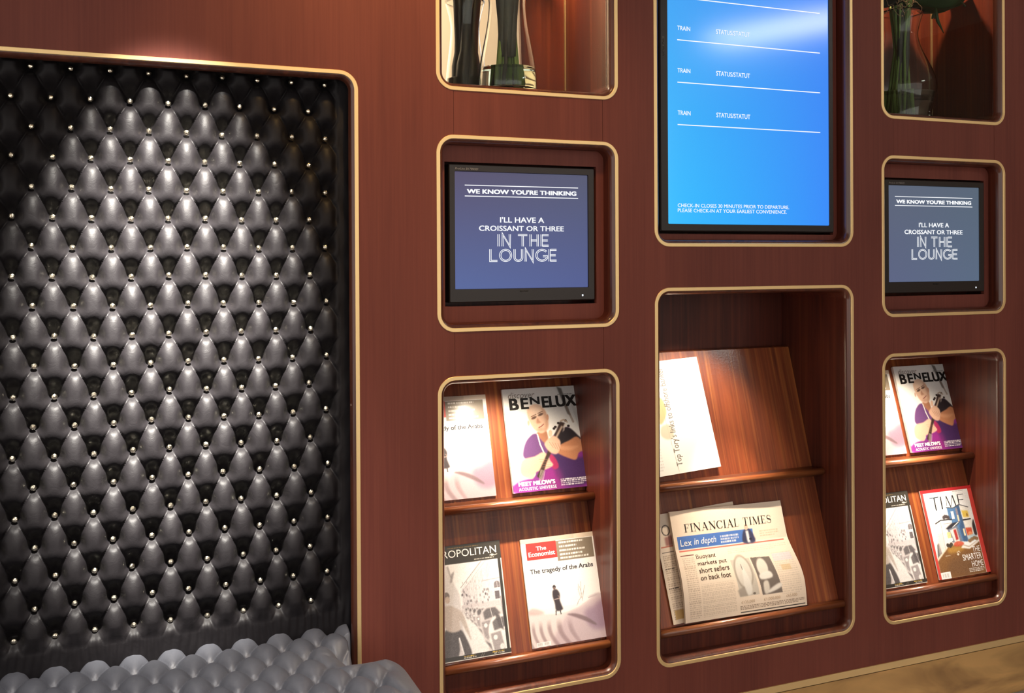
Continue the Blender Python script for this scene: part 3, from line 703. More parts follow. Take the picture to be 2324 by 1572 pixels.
def cover_dune():
    c = Canvas(.202, .2497, (244, 243, 240)); c.rect(0, 1, 0, .045, (196, 178, 160)); c.rect(.71, 1, 0, .045, (214, 196, 176))
    c.rect(.06, .46, .045, .205, (206, 46, 40)); c.rect(.46, .955, .048, .24, (132, 120, 104)); c.vgrad(.205, .25, (244, 243, 240), (244, 243, 240), .0)
    c.vgrad(.35, .66, (246, 245, 243), (250, 248, 246), 1)
    for x0, x1, y_ in ((.50, .88, .062), (.50, .76, .100), (.50, .90, .137), (.50, .84, .174), (.50, .93, .208)): c.greek(x0, x1, y_, y_+.02, 1, (240, 238, 232), 1, int(y_*999), .8)
    # dunes
    c.poly([(0, .70), (.1, .69), (.2, .71), (.36, .72), (.52, .715), (.66, .69), (.78, .645), (1, .60), (1, 1), (0, 1)], (226, 214, 214), 1, .01, 3)
    c.poly([(.52, .73), (.66, .70), (.80, .66), (1, .62), (1, 1), (.3, 1), (.36, .86)], (196, 176, 184), .9, .05, 3); c.poly([(.72, .75), (.86, .70), (1, .66), (1, .9), (.8, .9)], (150, 124, 148), .8, .06, 3)
    c.poly([(.49, .74), (.60, .745), (.74, .79), (.86, .865), (.84, .875), (.68, .81), (.56, .765)], (120, 98, 104), .85, .012, 3)
    c.poly([(0, .66), (.06, .64), (.16, .67), (.2, .705), (0, .70)], (190, 150, 150), .6, .03, 2); c.line([(.80, .62), (.92, .60)], .002, (170, 150, 156), .7); c.poly([(.78, .61), (.9, .585), (1, .60), (1, .63)], (200, 186, 192), .7, .02)
    M = np.clip((c.T-.76)/.08, 0, 1)*np.clip((.60-c.S+(c.T-.8)*.5)/.15, 0, 1); rip = .5+.5*np.sin((c.S*44+c.T*-14+np.sin(c.T*16)*1.1+np.sin(c.S*7)*1.5)*(1.25)); c.mix(M*np.clip(rip*1.6-.5, 0, 1)*.65, (140, 116, 120))
    # figure in a long dark coat seen in three-quarter view
    c.ell(.368, .475, .022, .018, (50, 42, 44), 1, .3); c.ell(.366, .488, .015, .012, (120, 96, 88), 1, .3); c.poly([(.345, .505), (.37, .497), (.40, .50), (.425, .53), (.43, .56), (.42, .60), (.44, .66), (.445, .69), (.36, .695), (.35, .62), (.335, .57), (.335, .53)], (52, 42, 48), 1, .003, 3)
    c.line([(.355, .59), (.42, .585)], .0022, (190, 170, 165), .8); c.line([(.355, .695), (.35, .73)], .0026, (50, 42, 46)); c.line([(.41, .695), (.415, .728)], .0026, (50, 42, 46)); c.line([(.405, .56), (.425, .575), (.40, .59)], .0022, (150, 128, 120), .8)
    # dry shrub
    for P in ([(.635, .675), (.67, .63), (.715, .60)], [(.72, .64), (.71, .57), (.725, .46)], [(.72, .62), (.75, .55)], [(.66, .64), (.65, .66)], [(.70, .61), (.68, .53), (.69, .48)], [(.72, .58), (.70, .50)], [(.735, .58), (.77, .50)]): c.line(P, .0010, (130, 112, 108), .7)
    c.noise(2.5, 2); c.rect(.06, .24, .955, .995, (250, 250, 250)); 
    for k in range(14): c.rect(.07+k*.011, .074+k*.011, .962, .985, (60, 60, 60), .5)
    return c
def print_dune():
    w, h = .202, .2497; z = lambda t: h*(1-t); k = Flat().text('The tragedy of the Arabs', .08*w, .92*w, z(.345), z(.288), .018)
    wt = Flat().text('The', .19*w, .325*w, z(.118), z(.080), .03); wt.text('Economist', .085*w, .435*w, z(.172), z(.128), .03)
    return [('title_lettering', ink('slate_ink', (60, 58, 66)), k), ('masthead_lettering', INK_W, wt)]
def cover_street():
    c = Canvas(.202, .2560, (46, 42, 36)); c.rect(.06, .95, .165, .957, (250, 249, 249)); W = (240, 238, 238)
    P = (.06, .165, .95, .957)
    c.poly([(.06, .165), (.30, .165), (.36, .30), (.44, .44), (.44, .60), (.06, .60)], (210, 204, 204), .9, .01); c.poly([(.33, .18), (.36, .28), (.345, .28), (.31, .18)], (100, 90, 90), .7, .006)
    c.poly([(.46, .40), (.72, .165), (.95, .165), (.95, .60), (.46, .56)], (226, 220, 224), 1, .006); c.line([(.46, .38), (.74, .17)], .0016, (120, 110, 112), .8); c.line([(.47, .42), (.80, .165)], .001, (140, 130, 132), .6)
    r = random.Random(5)
    for i in range(22):
        x = .48+i*.017; y0 = .40-(i*.0105); c.line([(x, y0), (x+.002, .56)], .0011, (150, 138, 146), r.uniform(.3, .9))
        if i % 3 == 0:
            for q in range(4): c.rect(x+.004, x+.011, .33+q*.06, .35+q*.06, (110, 100, 106), .5)
    c.poly([(.76, .31), (.95, .32), (.95, .60), (.72, .58), (.72, .37)], (216, 210, 216), .95, .004); c.line([(.72, .345), (.95, .335)], .0016, (140, 130, 136), .8)
    c.ell(.91, .385, .035, .024, (96, 86, 92), 1, .2); c.rect(.875, .945, .385, .42, (96, 86, 92)); c.rect(.87, .93, .45, .52, (70, 62, 68)); c.line([(.91, .37), (.91, .42)], .001, W, .8)
    for i in range(30): c.ell(r.uniform(.45, .80), r.uniform(.42, .56), .008, .012, (60, 52, 58), r.uniform(.3, .9), .5)
    c.poly([(.45, .53), (.95, .53), (.95, .60), (.45, .60)], (180, 168, 172), .5, .02)
    # pavement, road
    c.poly([(.44, .56), (.56, .62), (.95, .86), (.95, .957), (.34, .957), (.40, .7)], (206, 198, 198), 1, .01); c.poly([(.46, .60), (.60, .72), (.73, .90), (.70, .957), (.50, .957), (.44, .72)], (238, 234, 234), 1, .01, 2)
    def car(cx, cy, s, body, dk=(48, 42, 46)):
        T = lambda P: [(cx+x*s, cy+y_*s*1.05) for x, y_ in P]
        c.poly(T([(-.16, .02), (-.12, -.10), (-.02, -.16), (.20, -.17), (.34, -.10), (.36, .20), (.30, .34), (.04, .36), (-.10, .26)]), body, 1, .003, 3)
        c.poly(T([(-.08, -.10), (0, -.145), (.17, -.15), (.27, -.06), (.08, -.02), (-.06, .0)]), dk, .85, .003); c.line(T([(.07, -.15), (.10, -.02)]), .0012, W, .9)
        c.poly(T([(-.13, .03), (.05, .01), (.10, .24), (.02, .30), (-.09, .22)]), (120, 110, 114), .8, .004); c.ell(cx-.05*s, cy+.08*s, .035*s, .03*s, W, 1, .4); c.ell(cx+.05*s, cy+.20*s, .04*s, .035*s, W, .9, .4)
        c.poly(T([(-.02, .25), (.10, .26), (.12, .31), (0, .31)]), (236, 232, 232), 1, .003); c.ell(cx+.22*s, cy+.30*s, .07*s, .07*s, dk, 1, .3); c.poly(T([(-.10, .27), (.10, .37), (.30, .36), (.06, .44)]), dk, .8, .01)
        c.line(T([(.12, .0), (.34, .04)]), .0012, dk, .7)
    for q in ((.50, .585, .16), (.55, .60, .2), (.60, .615, .26), (.655, .64, .36)): car(q[0], q[1], q[2], (222, 214, 216))
    car(.75, .685, .62, (206, 198, 200)); car(.86, .79, .72, (240, 236, 236))
    c.poly([(.84, .63), (.90, .66), (.94, .80), (.88, .76)], (50, 44, 48), .9, .006); c.line([(.94, .50), (.955, .78)], .0018, (90, 80, 84), .9)
    # man walking away in a pale shirt
    c.poly([(.24, .72), (.40, .73), (.47, .82), (.52, .957), (.43, .957), (.38, .80), (.36, .957), (.14, .957), (.18, .82)], (48, 42, 44), 1, .005, 3); c.line([(.385, .81), (.42, .94)], .0035, W, .9)
    c.poly([(.22, .53), (.30, .52), (.38, .55), (.45, .60), (.41, .67), (.40, .745), (.25, .735), (.2, .6)], (186, 170, 160), 1, .006, 3); c.poly([(.43, .60), (.47, .63), (.53, .84), (.50, .80), (.42, .66)], (176, 160, 150), .9, .006, 2)
    c.ell(.275, .435, .04, .032, (90, 76, 72), 1, .3); c.ell(.285, .47, .03, .03, (190, 166, 150), 1, .4); c.poly([(.36, .25), (.40, .23), (.36, .32), (.335, .33)], (90, 80, 82), .7, .006)
    c.C = 255-(255-c.C)*.80; c.noise(5, 3, 2); c.rect(0, .06, 0, 1, (46, 42, 36)); c.rect(.953, .985, 0, 1, (46, 42, 36)); c.rect(.985, 1, .0, 1, (226, 222, 214)); c.rect(0, 1, 0, .163, (50, 46, 38)); c.rect(0, 1, .958, 1, (44, 40, 34)); c.rect(0, 1, .994, 1, (226, 222, 214))
    c.greek(.66, .93, .142, .153, 1, (220, 216, 206), .9, 3); c.greek(.34, .75, .022, .034, 1, (200, 160, 80), .8, 8); c.greek(.42, .58, .966, .976, 1, (225, 190, 80), .95, 9); c.greek(.42, .60, .979, .989, 1, (220, 216, 206), .9, 10)
    c.greek(.77, .93, .966, .976, 1, (225, 190, 80), .95, 11); c.greek(.79, .93, .979, .989, 1, (220, 216, 206), .9, 12)
    for k in range(2): c.line([(.62+.025*k, .992), (.65+.025*k, .962)], .0009, (150, 146, 140), .8)
    c.line([(.86, .125), (.88, .118), (.92, .128), (.95, .122)], .0016, (236, 232, 224), .9); c.ell(.89, .125, .02, .010, (236, 232, 224), .8)
    return c
def print_street():
    w, h = .202, .2560; z = lambda t: h*(1-t); return [('title_lettering', INK_W, Flat().text('METROPOLITAN', -.06*w+.10*w, .945*w, z(.108), z(.042), -.002))]
def cover_house():
    c = Canvas(.197, .2497, (198, 40, 44)); x0, x1, y0 = .045, .925, .035
    c.rect(x0, x1, y0, 1, (244, 246, 248)); c.mix(((c.S > x0) & (c.S < x1) & (c.T > y0))*np.clip((.16-c.T)/.1, 0, 1)*np.clip((.5-c.S)/.4, 0, 1), (150, 196, 226)); c.greek(.62, .90, .045, .06, 1, (150, 146, 140), .8, 2)
    blue = (86, 128, 176); bd = (62, 92, 132)
    c.poly([(.44, .22), (.56, .235), (.69, .205), (.69, .63), (.60, .62), (.44, .60)], blue, 1, .002); c.poly([(.63, .215), (.69, .205), (.72, .63), (.62, .62), (.60, .45), (.65, .4)], bd, .85, .006)
    c.poly([(.69, .205), (.86, .25), (.88, .56), (.72, .635)], (236, 234, 228), 1, .002); c.line([(.43, .222), (.56, .235), (.69, .205), (.86, .247)], .0022, (52, 50, 54))
    c.rect(.50, .55, .27, .36, (232, 236, 240)); c.rect(.60, .635, .24, .40, (150, 140, 150)); c.rect(.605, .63, .32, .39, (240, 226, 190))
    c.poly([(.71, .275), (.83, .285), (.835, .36), (.715, .355)], (226, 196, 90), 1, .002); c.ell(.80, .33, .02, .02, (150, 110, 50), .7); c.line([(.70, .385), (.85, .382)], .004, (44, 42, 44))
    c.poly([(.71, .475), (.83, .48), (.825, .565), (.72, .565)], (206, 84, 58), 1, .003); c.ell(.78, .55, .04, .03, (240, 170, 110), .7)
    c.poly([(.72, .565), (.88, .55), (.90, .62), (.72, .635)], (170, 206, 226), .8, .01)
    # left volume, roofs, porch
    c.poly([(.17, .38), (.27, .365), (.48, .37), (.44, .62), (.28, .66), (.14, .72)], (246, 238, 236), 1, .003); c.line([(.26, .38), (.24, .68)], .0014, (200, 150, 146), .8); c.line([(.16, .385), (.27, .355), (.49, .36)], .0030, (40, 36, 38)); c.line([(.31, .40), (.46, .40)], .0012, (150, 146, 150))
    for q in ((.34, .33), (.37, .32), (.40, .325), (.43, .335)): c.ell(q[0], q[1], .025, .022, (70, 60, 62), .9, .5)
    c.poly([(.33, .455), (.46, .405), (.64, .395), (.56, .435), (.38, .475)], (48, 46, 54), 1, .002); c.line([(.47, .45), (.60, .40)], .0026, (236, 236, 238))
    c.poly([(.36, .47), (.56, .435), (.60, .62), (.40, .62)], (120, 128, 146), 1, .003); c.poly([(.40, .48), (.53, .46), (.55, .62), (.45, .62)], (232, 226, 222), 1, .003); c.poly([(.47, .48), (.52, .475), (.53, .59), (.48, .60)], (176, 50, 48), 1, .002); c.rect(.33, .40, .50, .565, (240, 214, 150)); c.rect(.32, .42, .565, .60, (244, 244, 244)); c.rect(.655, .69, .48, .56, (240, 226, 190))
    c.poly([(.10, .62), (.14, .60), (.16, .74), (.05, .80)], (60, 60, 60), .8, .01); c.poly([(.14, .5), (.24, .5), (.24, .66), (.1, .74)], (240, 216, 214), .5, .02)
    # road and garden
    c.poly([(.045, .775), (.28, .665), (.42, .645), (.60, .66), (.70, .685), (.925, .625), (.925, 1), (.045, 1)], (132, 92, 52), 1, .004); c.poly([(.28, .675), (.42, .66), (.6, .675), (.56, .72), (.3, .73)], (206, 160, 70), .6, .04, 2); c.poly([(.3, .8), (.7, .78), (.92, .9), (.6, 1), (.2, .95)], (104, 76, 56), .5, .08, 2)
    c.poly([(.58, .66), (.70, .69), (.925, .62), (.925, .645), (.70, .715), (.54, .69)], (244, 240, 236), 1, .003); c.poly([(.045, .77), (.28, .655), (.28, .672), (.045, .80)], (240, 226, 210), 1, .003)
    c.poly([(.42, .63), (.52, .61), (.62, .64), (.56, .665), (.44, .665)], (206, 84, 60), .9, .01, 3)
    for q in ((.30, .64), (.34, .65), (.37, .635)): c.ell(q[0], q[1], .03, .022, (64, 56, 46), .95, .4)
    for q in ((.74, .625), (.79, .61), (.84, .60), (.88, .61)): c.ell(q[0], q[1], .035, .02, (140, 106, 70), .9, .5)
    c.poly([(.88, .41), (.905, .40), (.915, .56), (.86, .56), (.855, .46)], (40, 36, 38), .95, .008, 3); c.line([(.44, .735), (.48, .72), (.5, .74)], .002, W_ := (240, 236, 226), .7); c.ell(.455, .755, .02, .012, (240, 236, 226), .9); c.greek(.21, .32, .75, .762, 1, (240, 232, 220), .8, 6)
    c.noise(5, 4, 2); c.rect(0, x0, 0, 1, (214, 70, 62)); c.rect(x1, 1, 0, 1, (214, 70, 62)); c.rect(0, 1, 0, y0, (190, 36, 42)); c.rect(x1-.008, x1, y0, 1, (244, 240, 238))
    c.greek(.60, .895, .925, .975, 3, (244, 244, 244), 1, 7, .6)
    c.rect(.045, .23, .925, 1, (246, 246, 246))
    for k in range(16): c.rect(.06+k*.0095, .063+k*.0095, .945, .985, (120, 116, 112), .6)
    return c
def print_house():
    w, h = .197, .2497; z = lambda t: h*(1-t); k = Flat(); tw = .0040; tn = .0016
    k.stroke([(.15*w, z(.095)), (.325*w, z(.092))], tn); k.stroke([(.238*w, z(.092)), (.232*w, z(.24))], tw)
    k.stroke([(.365*w, z(.09)), (.355*w, z(.232))], tw)
    k.stroke([(.452*w, z(.205)), (.475*w, z(.09))], tn); k.stroke([(.475*w, z(.09)), (.525*w, z(.222))], tw*.8); k.stroke([(.525*w, z(.222)), (.595*w, z(.09))], tn); k.stroke([(.598*w, z(.09)), (.628*w, z(.215))], tw)
    k.stroke([(.70*w, z(.09)), (.695*w, z(.20))], tw); k.stroke([(.695*w, z(.092)), (.815*w, z(.090))], tn); k.stroke([(.695*w, z(.15)), (.80*w, z(.152))], tn)
    wt = Flat().text('THE', .745*w, .895*w, z(.755), z(.692), .0); wt.text('SMARTER', .525*w, .895*w, z(.835), z(.765), .0); wt.text('HOME', .675*w, .895*w, z(.915), z(.85), .0)
    return [('title_lettering', INK_K, k), ('caption_lettering', INK_W, wt)]

EDGE = .0
def magazine_mesh(c, thick, mat):
    pass
def magazine(label, cover, prints, x0, ztop_, thick, parts=None, group=None, lean=0, zb=None, name='magazine'):
    """cover: Canvas mesh; lies on the sloping board with its foot on the ledge"""
    me, w, h = cover
    zb_ = zb; foot = Vector((x0, by(zb_), zb_))+NRM*(thick+.0006)
    t = thing(name, label, 'newspaper' if name == 'newspaper' else 'magazine', foot, group)
    t.rotation_euler = (Matrix((Vector((1, 0, 0)), -NRM, UPV)).transposed().to_euler())
    if lean: t.rotation_euler = (t.rotation_euler.to_matrix() @ Matrix.Rotation(lean, 3, 'Y')).to_euler()
    co = link('cover', me, t)
    if 'pages' not in PG or PG.get('key') != (w, h, thick):
        pass
    V, F = [], []
    for k in range(3):
        a = .0006*k; dv = boxvf(a-.001*(k % 2), w-a*.3, .0002+thick*k/3, thick*(k+1)/3-.00015, .0005*k, h-.0005*k); V, F = join((V, F), dv)
    link('pages', mesh('pages', V, F, PAPER), t)
    for nm, mt, fl in prints:
        link(nm, mesh(nm, [(a, -.0003, b) for a, b in fl.V], fl.F, mt), co)
    return t
PG = {}
def copy_tree(o, parent=None):
    c = o.copy(); COL.objects.link(c); c.parent = parent
    for ch in list(o.children): copy_tree(ch, c)
    return c
ZU, ZL = -.5715, -.9160
g = cover_guitarist(); gm = (g.mesh('cover', GLOSSY), g.w, g.h)
m1 = magazine('white and purple magazine with a bald musician, upper right in rack nearest the alcove', gm, print_guitarist(), .9065, 0, .011, zb=ZU, group='musician magazines')
m1b = copy_tree(m1); m1b.location.x = 2.179+.0; m1b['label'] = 'white and purple magazine with a bald musician, upper shelf of the far right rack'
g = cover_dune(); gm = (g.mesh('cover', GLOSSY), g.w, g.h)
m2 = magazine('pale desert dune magazine with a red title block, beside the black street photo magazine', gm, print_dune(), .9115, 0, .005, zb=ZL, group='desert dune magazines')
m2b = copy_tree(m2); m2b.location = Vector((.661, by(ZU), ZU))+NRM*.0056; m2b['label'] = 'pale dune magazine half hidden by the brass frame, upper left in rack nearest alcove'
m2c = copy_tree(m2); m2c.location = Vector((1.9625, by(ZU), ZU))+NRM*.0056; m2c['label'] = 'thin visible slice of a pale dune magazine, upper left in the far right rack'
g = cover_street(); gm = (g.mesh('cover', GLOSSY), g.w, g.h)
m3 = magazine('black bordered street photo magazine, lower left in the rack nearest the alcove', gm, print_street(), .6560, 0, .004, zb=ZL, group='street photo magazines')
m3b = copy_tree(m3); m3b.location.x = 1.9325; m3b['label'] = 'black bordered street photo magazine, lower left in the far right rack'
g = cover_house(); gm = (g.mesh('cover', GLOSSY), g.w, g.h)
magazine('red bordered magazine with a blue house cover, lower right in the far right rack', gm, print_house(), 2.1795, 0, .005, zb=ZL)

# newspapers
def front_page():
    c = Canvas(.352, .274, (246, 226, 204), .0012); c.rect(.03, .70, .235, .355, (80, 122, 196)); c.rect(.03, .96, .362, .374, (214, 110, 92)); c.rect(.03, .14, .405, .413, (120, 60, 46))
    c.greek(.40, .565, .265, .345, 3, (236, 236, 240), .95, 1, .6); c.greek(.76, .93, .26, .33, 3, (190, 170, 140), .5, 2)
    c.poly([(.615, .25), (.66, .23), (.69, .26), (.71, .36), (.60, .36)], (60, 62, 92), 1, .006, 3); c.ell(.645, .215, .018, .028, (226, 190, 166), 1, .3); c.poly([(.635, .25), (.66, .25), (.665, .36), (.64, .36)], (240, 236, 232), 1, .004); c.ell(.67, .33, .012, .012, (40, 40, 50), 1)
    c.greek(.04, .135, .43, .98, 30, (176, 152, 130), .55, 3); c.greek(.15, .42, .68, .98, 20, (190, 168, 146), .5, 4); c.greek(.44, .96, .395, .45, 3, (200, 180, 160), .5, 5); c.greek(.45, .98, .925, .965, 3, (130, 108, 90), .8, 6); c.greek(.80, .97, .48, .88, 20, (206, 188, 168), .5, 7)
    c.rect(.84, .92, .60, .65, (222, 190, 140), .6); c.rect(.80, .96, .49, .56, (206, 206, 226), .5)
    # two photographs
    c.poly([(.435, .50), (.60, .50), (.615, .84), (.455, .84)], (206, 196, 182), 1); c.ell(.52, .62, .075, .16, (170, 158, 144), .9, .15); c.ell(.52, .62, .062, .14, (222, 214, 202), 1, .15); c.poly([(.515, .58), (.525, .58), (.56, .72), (.555, .82), (.52, .83), (.50, .76), (.505, .66)], (236, 230, 220), 1, .006, 3); c.line([(.512, .55), (.515, .60)], .0016, (110, 98, 88)); c.ell(.575, .825, .012, .010, (110, 98, 88), .9); c.poly([(.44, .78), (.50, .75), (.52, .84), (.455, .84)], (160, 148, 136), .7, .01)
    c.poly([(.61, .50), (.775, .51), (.805, .85), (.64, .85)], (118, 106, 98), 1); c.ell(.685, .60, .045, .085, (232, 222, 208), 1, .25, .1); c.poly([(.645, .66), (.73, .64), (.745, .70), (.65, .71)], (240, 234, 224), 1, .01, 3); c.poly([(.66, .74), (.70, .73), (.70, .83), (.66, .84)], (226, 216, 202), 1, .008, 3); c.poly([(.70, .81), (.79, .76), (.80, .80), (.70, .84)], (236, 228, 218), 1, .006, 3)
    c.rect(.45, .985, .976, .986, (36, 30, 26)); c.noise(2, 6); return c
def fold(S, T, co):
    b = np.clip((T-.45)/.55, 0, 1); co[..., 1] -= .010*np.sin(np.clip((T-.35)/.65, 0, 1)*math.pi)+.003*(1.1+np.sin(S*5+T*3)); co[..., 0] += np.where(T > .3, (1-np.cos(np.clip((T-.3)/.5, 0, 1)*math.pi))*.5*.022*S, 0)
    return co
g = front_page(); w, h = g.w, g.h; zt = lambda t: h*(1-t)
me = g.mesh('front_page', MATTE, fold)
def paper(label, me, x0, zb, w, h, thick, lean, group=None, tint=(.72, .60, .47), fsh=True):
    foot = Vector((x0, by(zb), zb))+NRM*(thick+.0008); t = thing('newspaper', label, 'newspaper', foot, group)
    M = Matrix((Vector((1, 0, 0)), -NRM, UPV)).transposed() @ Matrix.Rotation(lean, 3, 'Y'); t.rotation_euler = M.to_euler()
    f = link('front_page', me, t); V, F = [], []
    for k in range(4):
        n = 12; a = thick*k/4+.0004; b = thick*(k+1)/4; L = []
        for i in range(n+1):
            T = 1-i/n; bow = .010*math.sin(max(0, min(1, (T-.35)/.65))*math.pi) if fsh else 0; dx = (1-math.cos(max(0, min(1, (T-.3)/.5))*math.pi))*.5*.022 if fsh else 0
            L.append([(0.0+.001*k, a-bow+.001, h*(1-T)), (w+dx-.0008*k, a-bow+.001, h*(1-T)), (w+dx-.0008*k, b-bow, h*(1-T)), (.001*k, b-bow, h*(1-T))])
        V, F = join((V, F), loft(L, cap='both'))
    pm = simple('newsprint_'+('pink' if tint[2] < .5 else 'white'), tint, .8) if ('newsprint_'+('pink' if tint[2] < .5 else 'white')) not in MATS else MATS['newsprint_'+('pink' if tint[2] < .5 else 'white')]
    link('folded_pages', mesh('folded_pages', V, F, pm), t); return t, f
LE = math.radians(0.6)
pp, pf = paper('front salmon pink newspaper with a blue banner, lower shelf of the wide middle rack', me, 1.3265, ZL, w, h, .007, LE, 'salmon pink newspapers')
def printed(fl, mt, nm, parent, curl=fold, w=w, h=h):
    P = np.array(fl.V); S = P[:, 0]/w; T = 1-P[:, 1]/h; co = np.stack([P[:, 0], np.full(len(P), 0.), P[:, 1]], -1)
    co = curl(S, T, co) if curl else co; co[:, 1] -= .0006
    link(nm, mesh(nm, co.tolist(), fl.F, mt), parent)
fl = Flat(); serif_word(fl, 'FINANCIAL TIMES', .10*w, .885*w, zt(.20), zt(.125)); printed(fl, INK_K, 'title_lettering', pf)
fl = Flat().text('Lex', .05*w, .145*w, zt(.325), zt(.265), .0); fl.text('in depth', .165*w, .36*w, zt(.34), zt(.262), -.004, .25); printed(fl, INK_W, 'banner_lettering', pf)
fl = Flat(); fl.text('Buoyant', .155*w, .325*w, zt(.462), zt(.412), .004); fl.text('markets put', .155*w, .405*w, zt(.522), zt(.475), .004); fl.text('short sellers', .155*w, .41*w, zt(.580), zt(.535), .004); fl.text('on back foot', .155*w, .41*w, zt(.645), zt(.600), .004); printed(fl, INK_B, 'headline_lettering', pf)
fl = Flat().text('£135,000', .46*w, .57*w, zt(.908), zt(.878), -.01); fl.text('£1,000,000', .645*w, .78*w, zt(.908), zt(.878), -.01); fl.text('£65,000', .83*w, .92*w, zt(.905), zt(.875), -.01); printed(fl, INK_T, 'price_lettering', pf)
c = Canvas(.25, .270, (240, 222, 200), .0016); c.rect(.03, .97, .30, .312, (206, 120, 96)); c.rect(.03, .97, .35, .357, (60, 44, 36)); c.greek(.03, .30, .38, .97, 30, (170, 146, 124), .7, 12); c.poly([(.09, .22), (.20, .2), (.2, .30), (.09, .30)], (150, 90, 84), .8, .01); c.rect(.04, .16, .88, .96, (206, 170, 110)); c.greek(.03, .15, .50, .52, 1, (60, 48, 40), .9, 3); c.greek(.03, .15, .68, .70, 1, (60, 48, 40), .9, 4)
c.ell(.12, .155, .05, .05, (50, 40, 34), 1, .1); c.ell(.12, .155, .038, .042, (240, 222, 200), 1, .1)
p2, f2 = paper('salmon pink newspaper mostly hidden behind another, lower left of the wide middle rack', c.mesh('front_page', MATTE), 1.2985, ZL, .25, .270, .0045, math.radians(-2.9), 'salmon pink newspapers', fsh=False)
# move the hidden one back against the board and the front one clear of it
p2.location = Vector((1.2985, by(ZL), ZL))+NRM*.0052; pp.location += NRM*.0055+Vector((0, 0, 0))
# upper white newspaper lying on its side
c = Canvas(.262, .303, (244, 242, 236), .0015); c.greek(.06, .34, .30, .97, 26, (200, 196, 190), .6, 21); c.line([(.10+.33, .10), (.50, .98)], .0012, (160, 154, 146), .8); c.poly([(.36, .34), (.47, .33), (.50, .44), (.46, .52), (.40, .56), (.36, .5)], (190, 170, 120), .9, .02, 3); c.poly([(.40, .58), (.50, .57), (.53, .66), (.46, .70), (.38, .66)], (196, 184, 160), .8, .02, 3); c.ell(.86, .40, .025, .02, (200, 190, 176), .8); c.ell(.84, .36, .03, .012, (206, 196, 182), .7)
p3, f3 = paper('white newspaper stack turned on its side, upper left of the wide middle rack', c.mesh('front_page', MATTE), 1.2505, ZU, .262-.0, .303, .013, math.radians(-3.4), None, (.80, .79, .76), False)
fl = Flat(); fl.text("Top Tory's links to offshore banker", .008, .272, -.003, .021, -.008)
printed(Flat().add([(.565*.262-.0+b_*-1.0, a_+.012) for a_, b_ in fl.V], fl.F), INK_G, 'headline_lettering', f3, None, .262, .303)

# ---------------------------------------------------------------- vases
def vase(label, cx, cy, prof, water_z, zf=.4078):
    t = thing('glass_vase', label, 'vase', (cx, cy, zf), 'glass vases')
    pr = [(0.0005, zf+.0)]+[(r, z) for r, z in prof]; th = .0022
    inner = [(max(r-th, .0004), z) for r, z in reversed(prof)]; inner[-1] = (inner[-1][0], zf+.006); inner = [q for q in inner if q[1] > zf+.0055]+[(.0004, zf+.006)]
    V, F = lathe(pr+inner, cx, cy, 48); part('glass_body', V, F, GLASS, t, True)
    # water just inside the glass
    wi = [(.0004, zf+.0065)]
    for (ra, za), (rb_, zb_) in zip(prof[:-1], prof[1:]):
        if za < zf+.0066: continue
        if za <= water_z: wi.append((ra-th-.0004, za))
    def rad(z):
        for (ra, za), (rb_, zb_) in zip(prof[:-1], prof[1:]):
            if za <= z <= zb_: return ra+(rb_-ra)*(z-za)/(zb_-za)
        return prof[0][0]
    wi[0:1] = [(.0004, zf+.0065), (rad(zf+.008)-th-.0004, zf+.0068)]
    wi.append((rad(water_z)-th-.0004, water_z)); wi.append((.0004, water_z)); V, F = lathe(wi, cx, cy, 48); part('water', V, F, WATER, t, True)
    return t
def vprof(zf, H, rb_, rmax, zmax, rw, zw, rt_):
    """hourglass outline: foot, bulb, waist, flared rim"""
    P = []; n = 34
    key = [(0, rb_), (zmax, rmax), (zw, rw), (1, rt_)]
    for i in range(n+1):
        u = i/n
        for (a, ra), (b, rb2) in zip(key[:-1], key[1:]):
            if a <= u <= b+1e-9:
                s = (u-a)/(b-a) if b > a else 0; s = s*s*(3-2*s) if b != 1 else s**1.3; P.append((ra+(rb2-ra)*s, zf+H*u)); break
    return P
ZF = .4078
VA = (.806, .196); VB = (.878, .094)
vase('clear waisted glass vase around a dark trunk, left in case above the navy monitor', *VA, vprof(ZF, .236, .048, .050, .06, .036, .74, .050), .452)
vase('clear waisted glass vase of green stems, right vase above the navy monitor', *VB, vprof(ZF, .300, .070, .071, .05, .045, .72, .064), .4635)
VC = (2.142, .137)
vase('clear hourglass vase with pale water and green stems in the upper far right case', *VC, vprof(ZF, .318, .078, .096, .30, .045, .80, .062), .487)
def bundle(cx, cy, z0, z1, n, r, mat, label, name, spread=1.0, waist=.5, seed=1, cat='plant', srad=.003, group=None, root=None):
    t = root or thing(name, label, cat, (cx, cy, z0), group); r_ = random.Random(seed); V, F = [], []
    for i in range(n):
        a = r_.uniform(0, 6.28); rr_ = r*math.sqrt(r_.random()); x, y_ = math.cos(a)*rr_, math.sin(a)*rr_; k = r_.uniform(-.3, .3); P = []
        for j in range(8):
            u = j/7; tw = a+k*(u-waist)*3; q = abs(u-waist)/max(waist, 1-waist); f = .42+.58*q*spread; P.append((cx+math.cos(tw)*rr_*f+(x*.1)*(u), cy+math.sin(tw)*rr_*f, z0+(z1-z0)*u))
        v = tube(P, srad*r_.uniform(.7, 1.2), 6); nm = 'stem'; part(nm, v[0], v[1], mat if r_.random() < .8 else STEM_D, t, True)
    return t
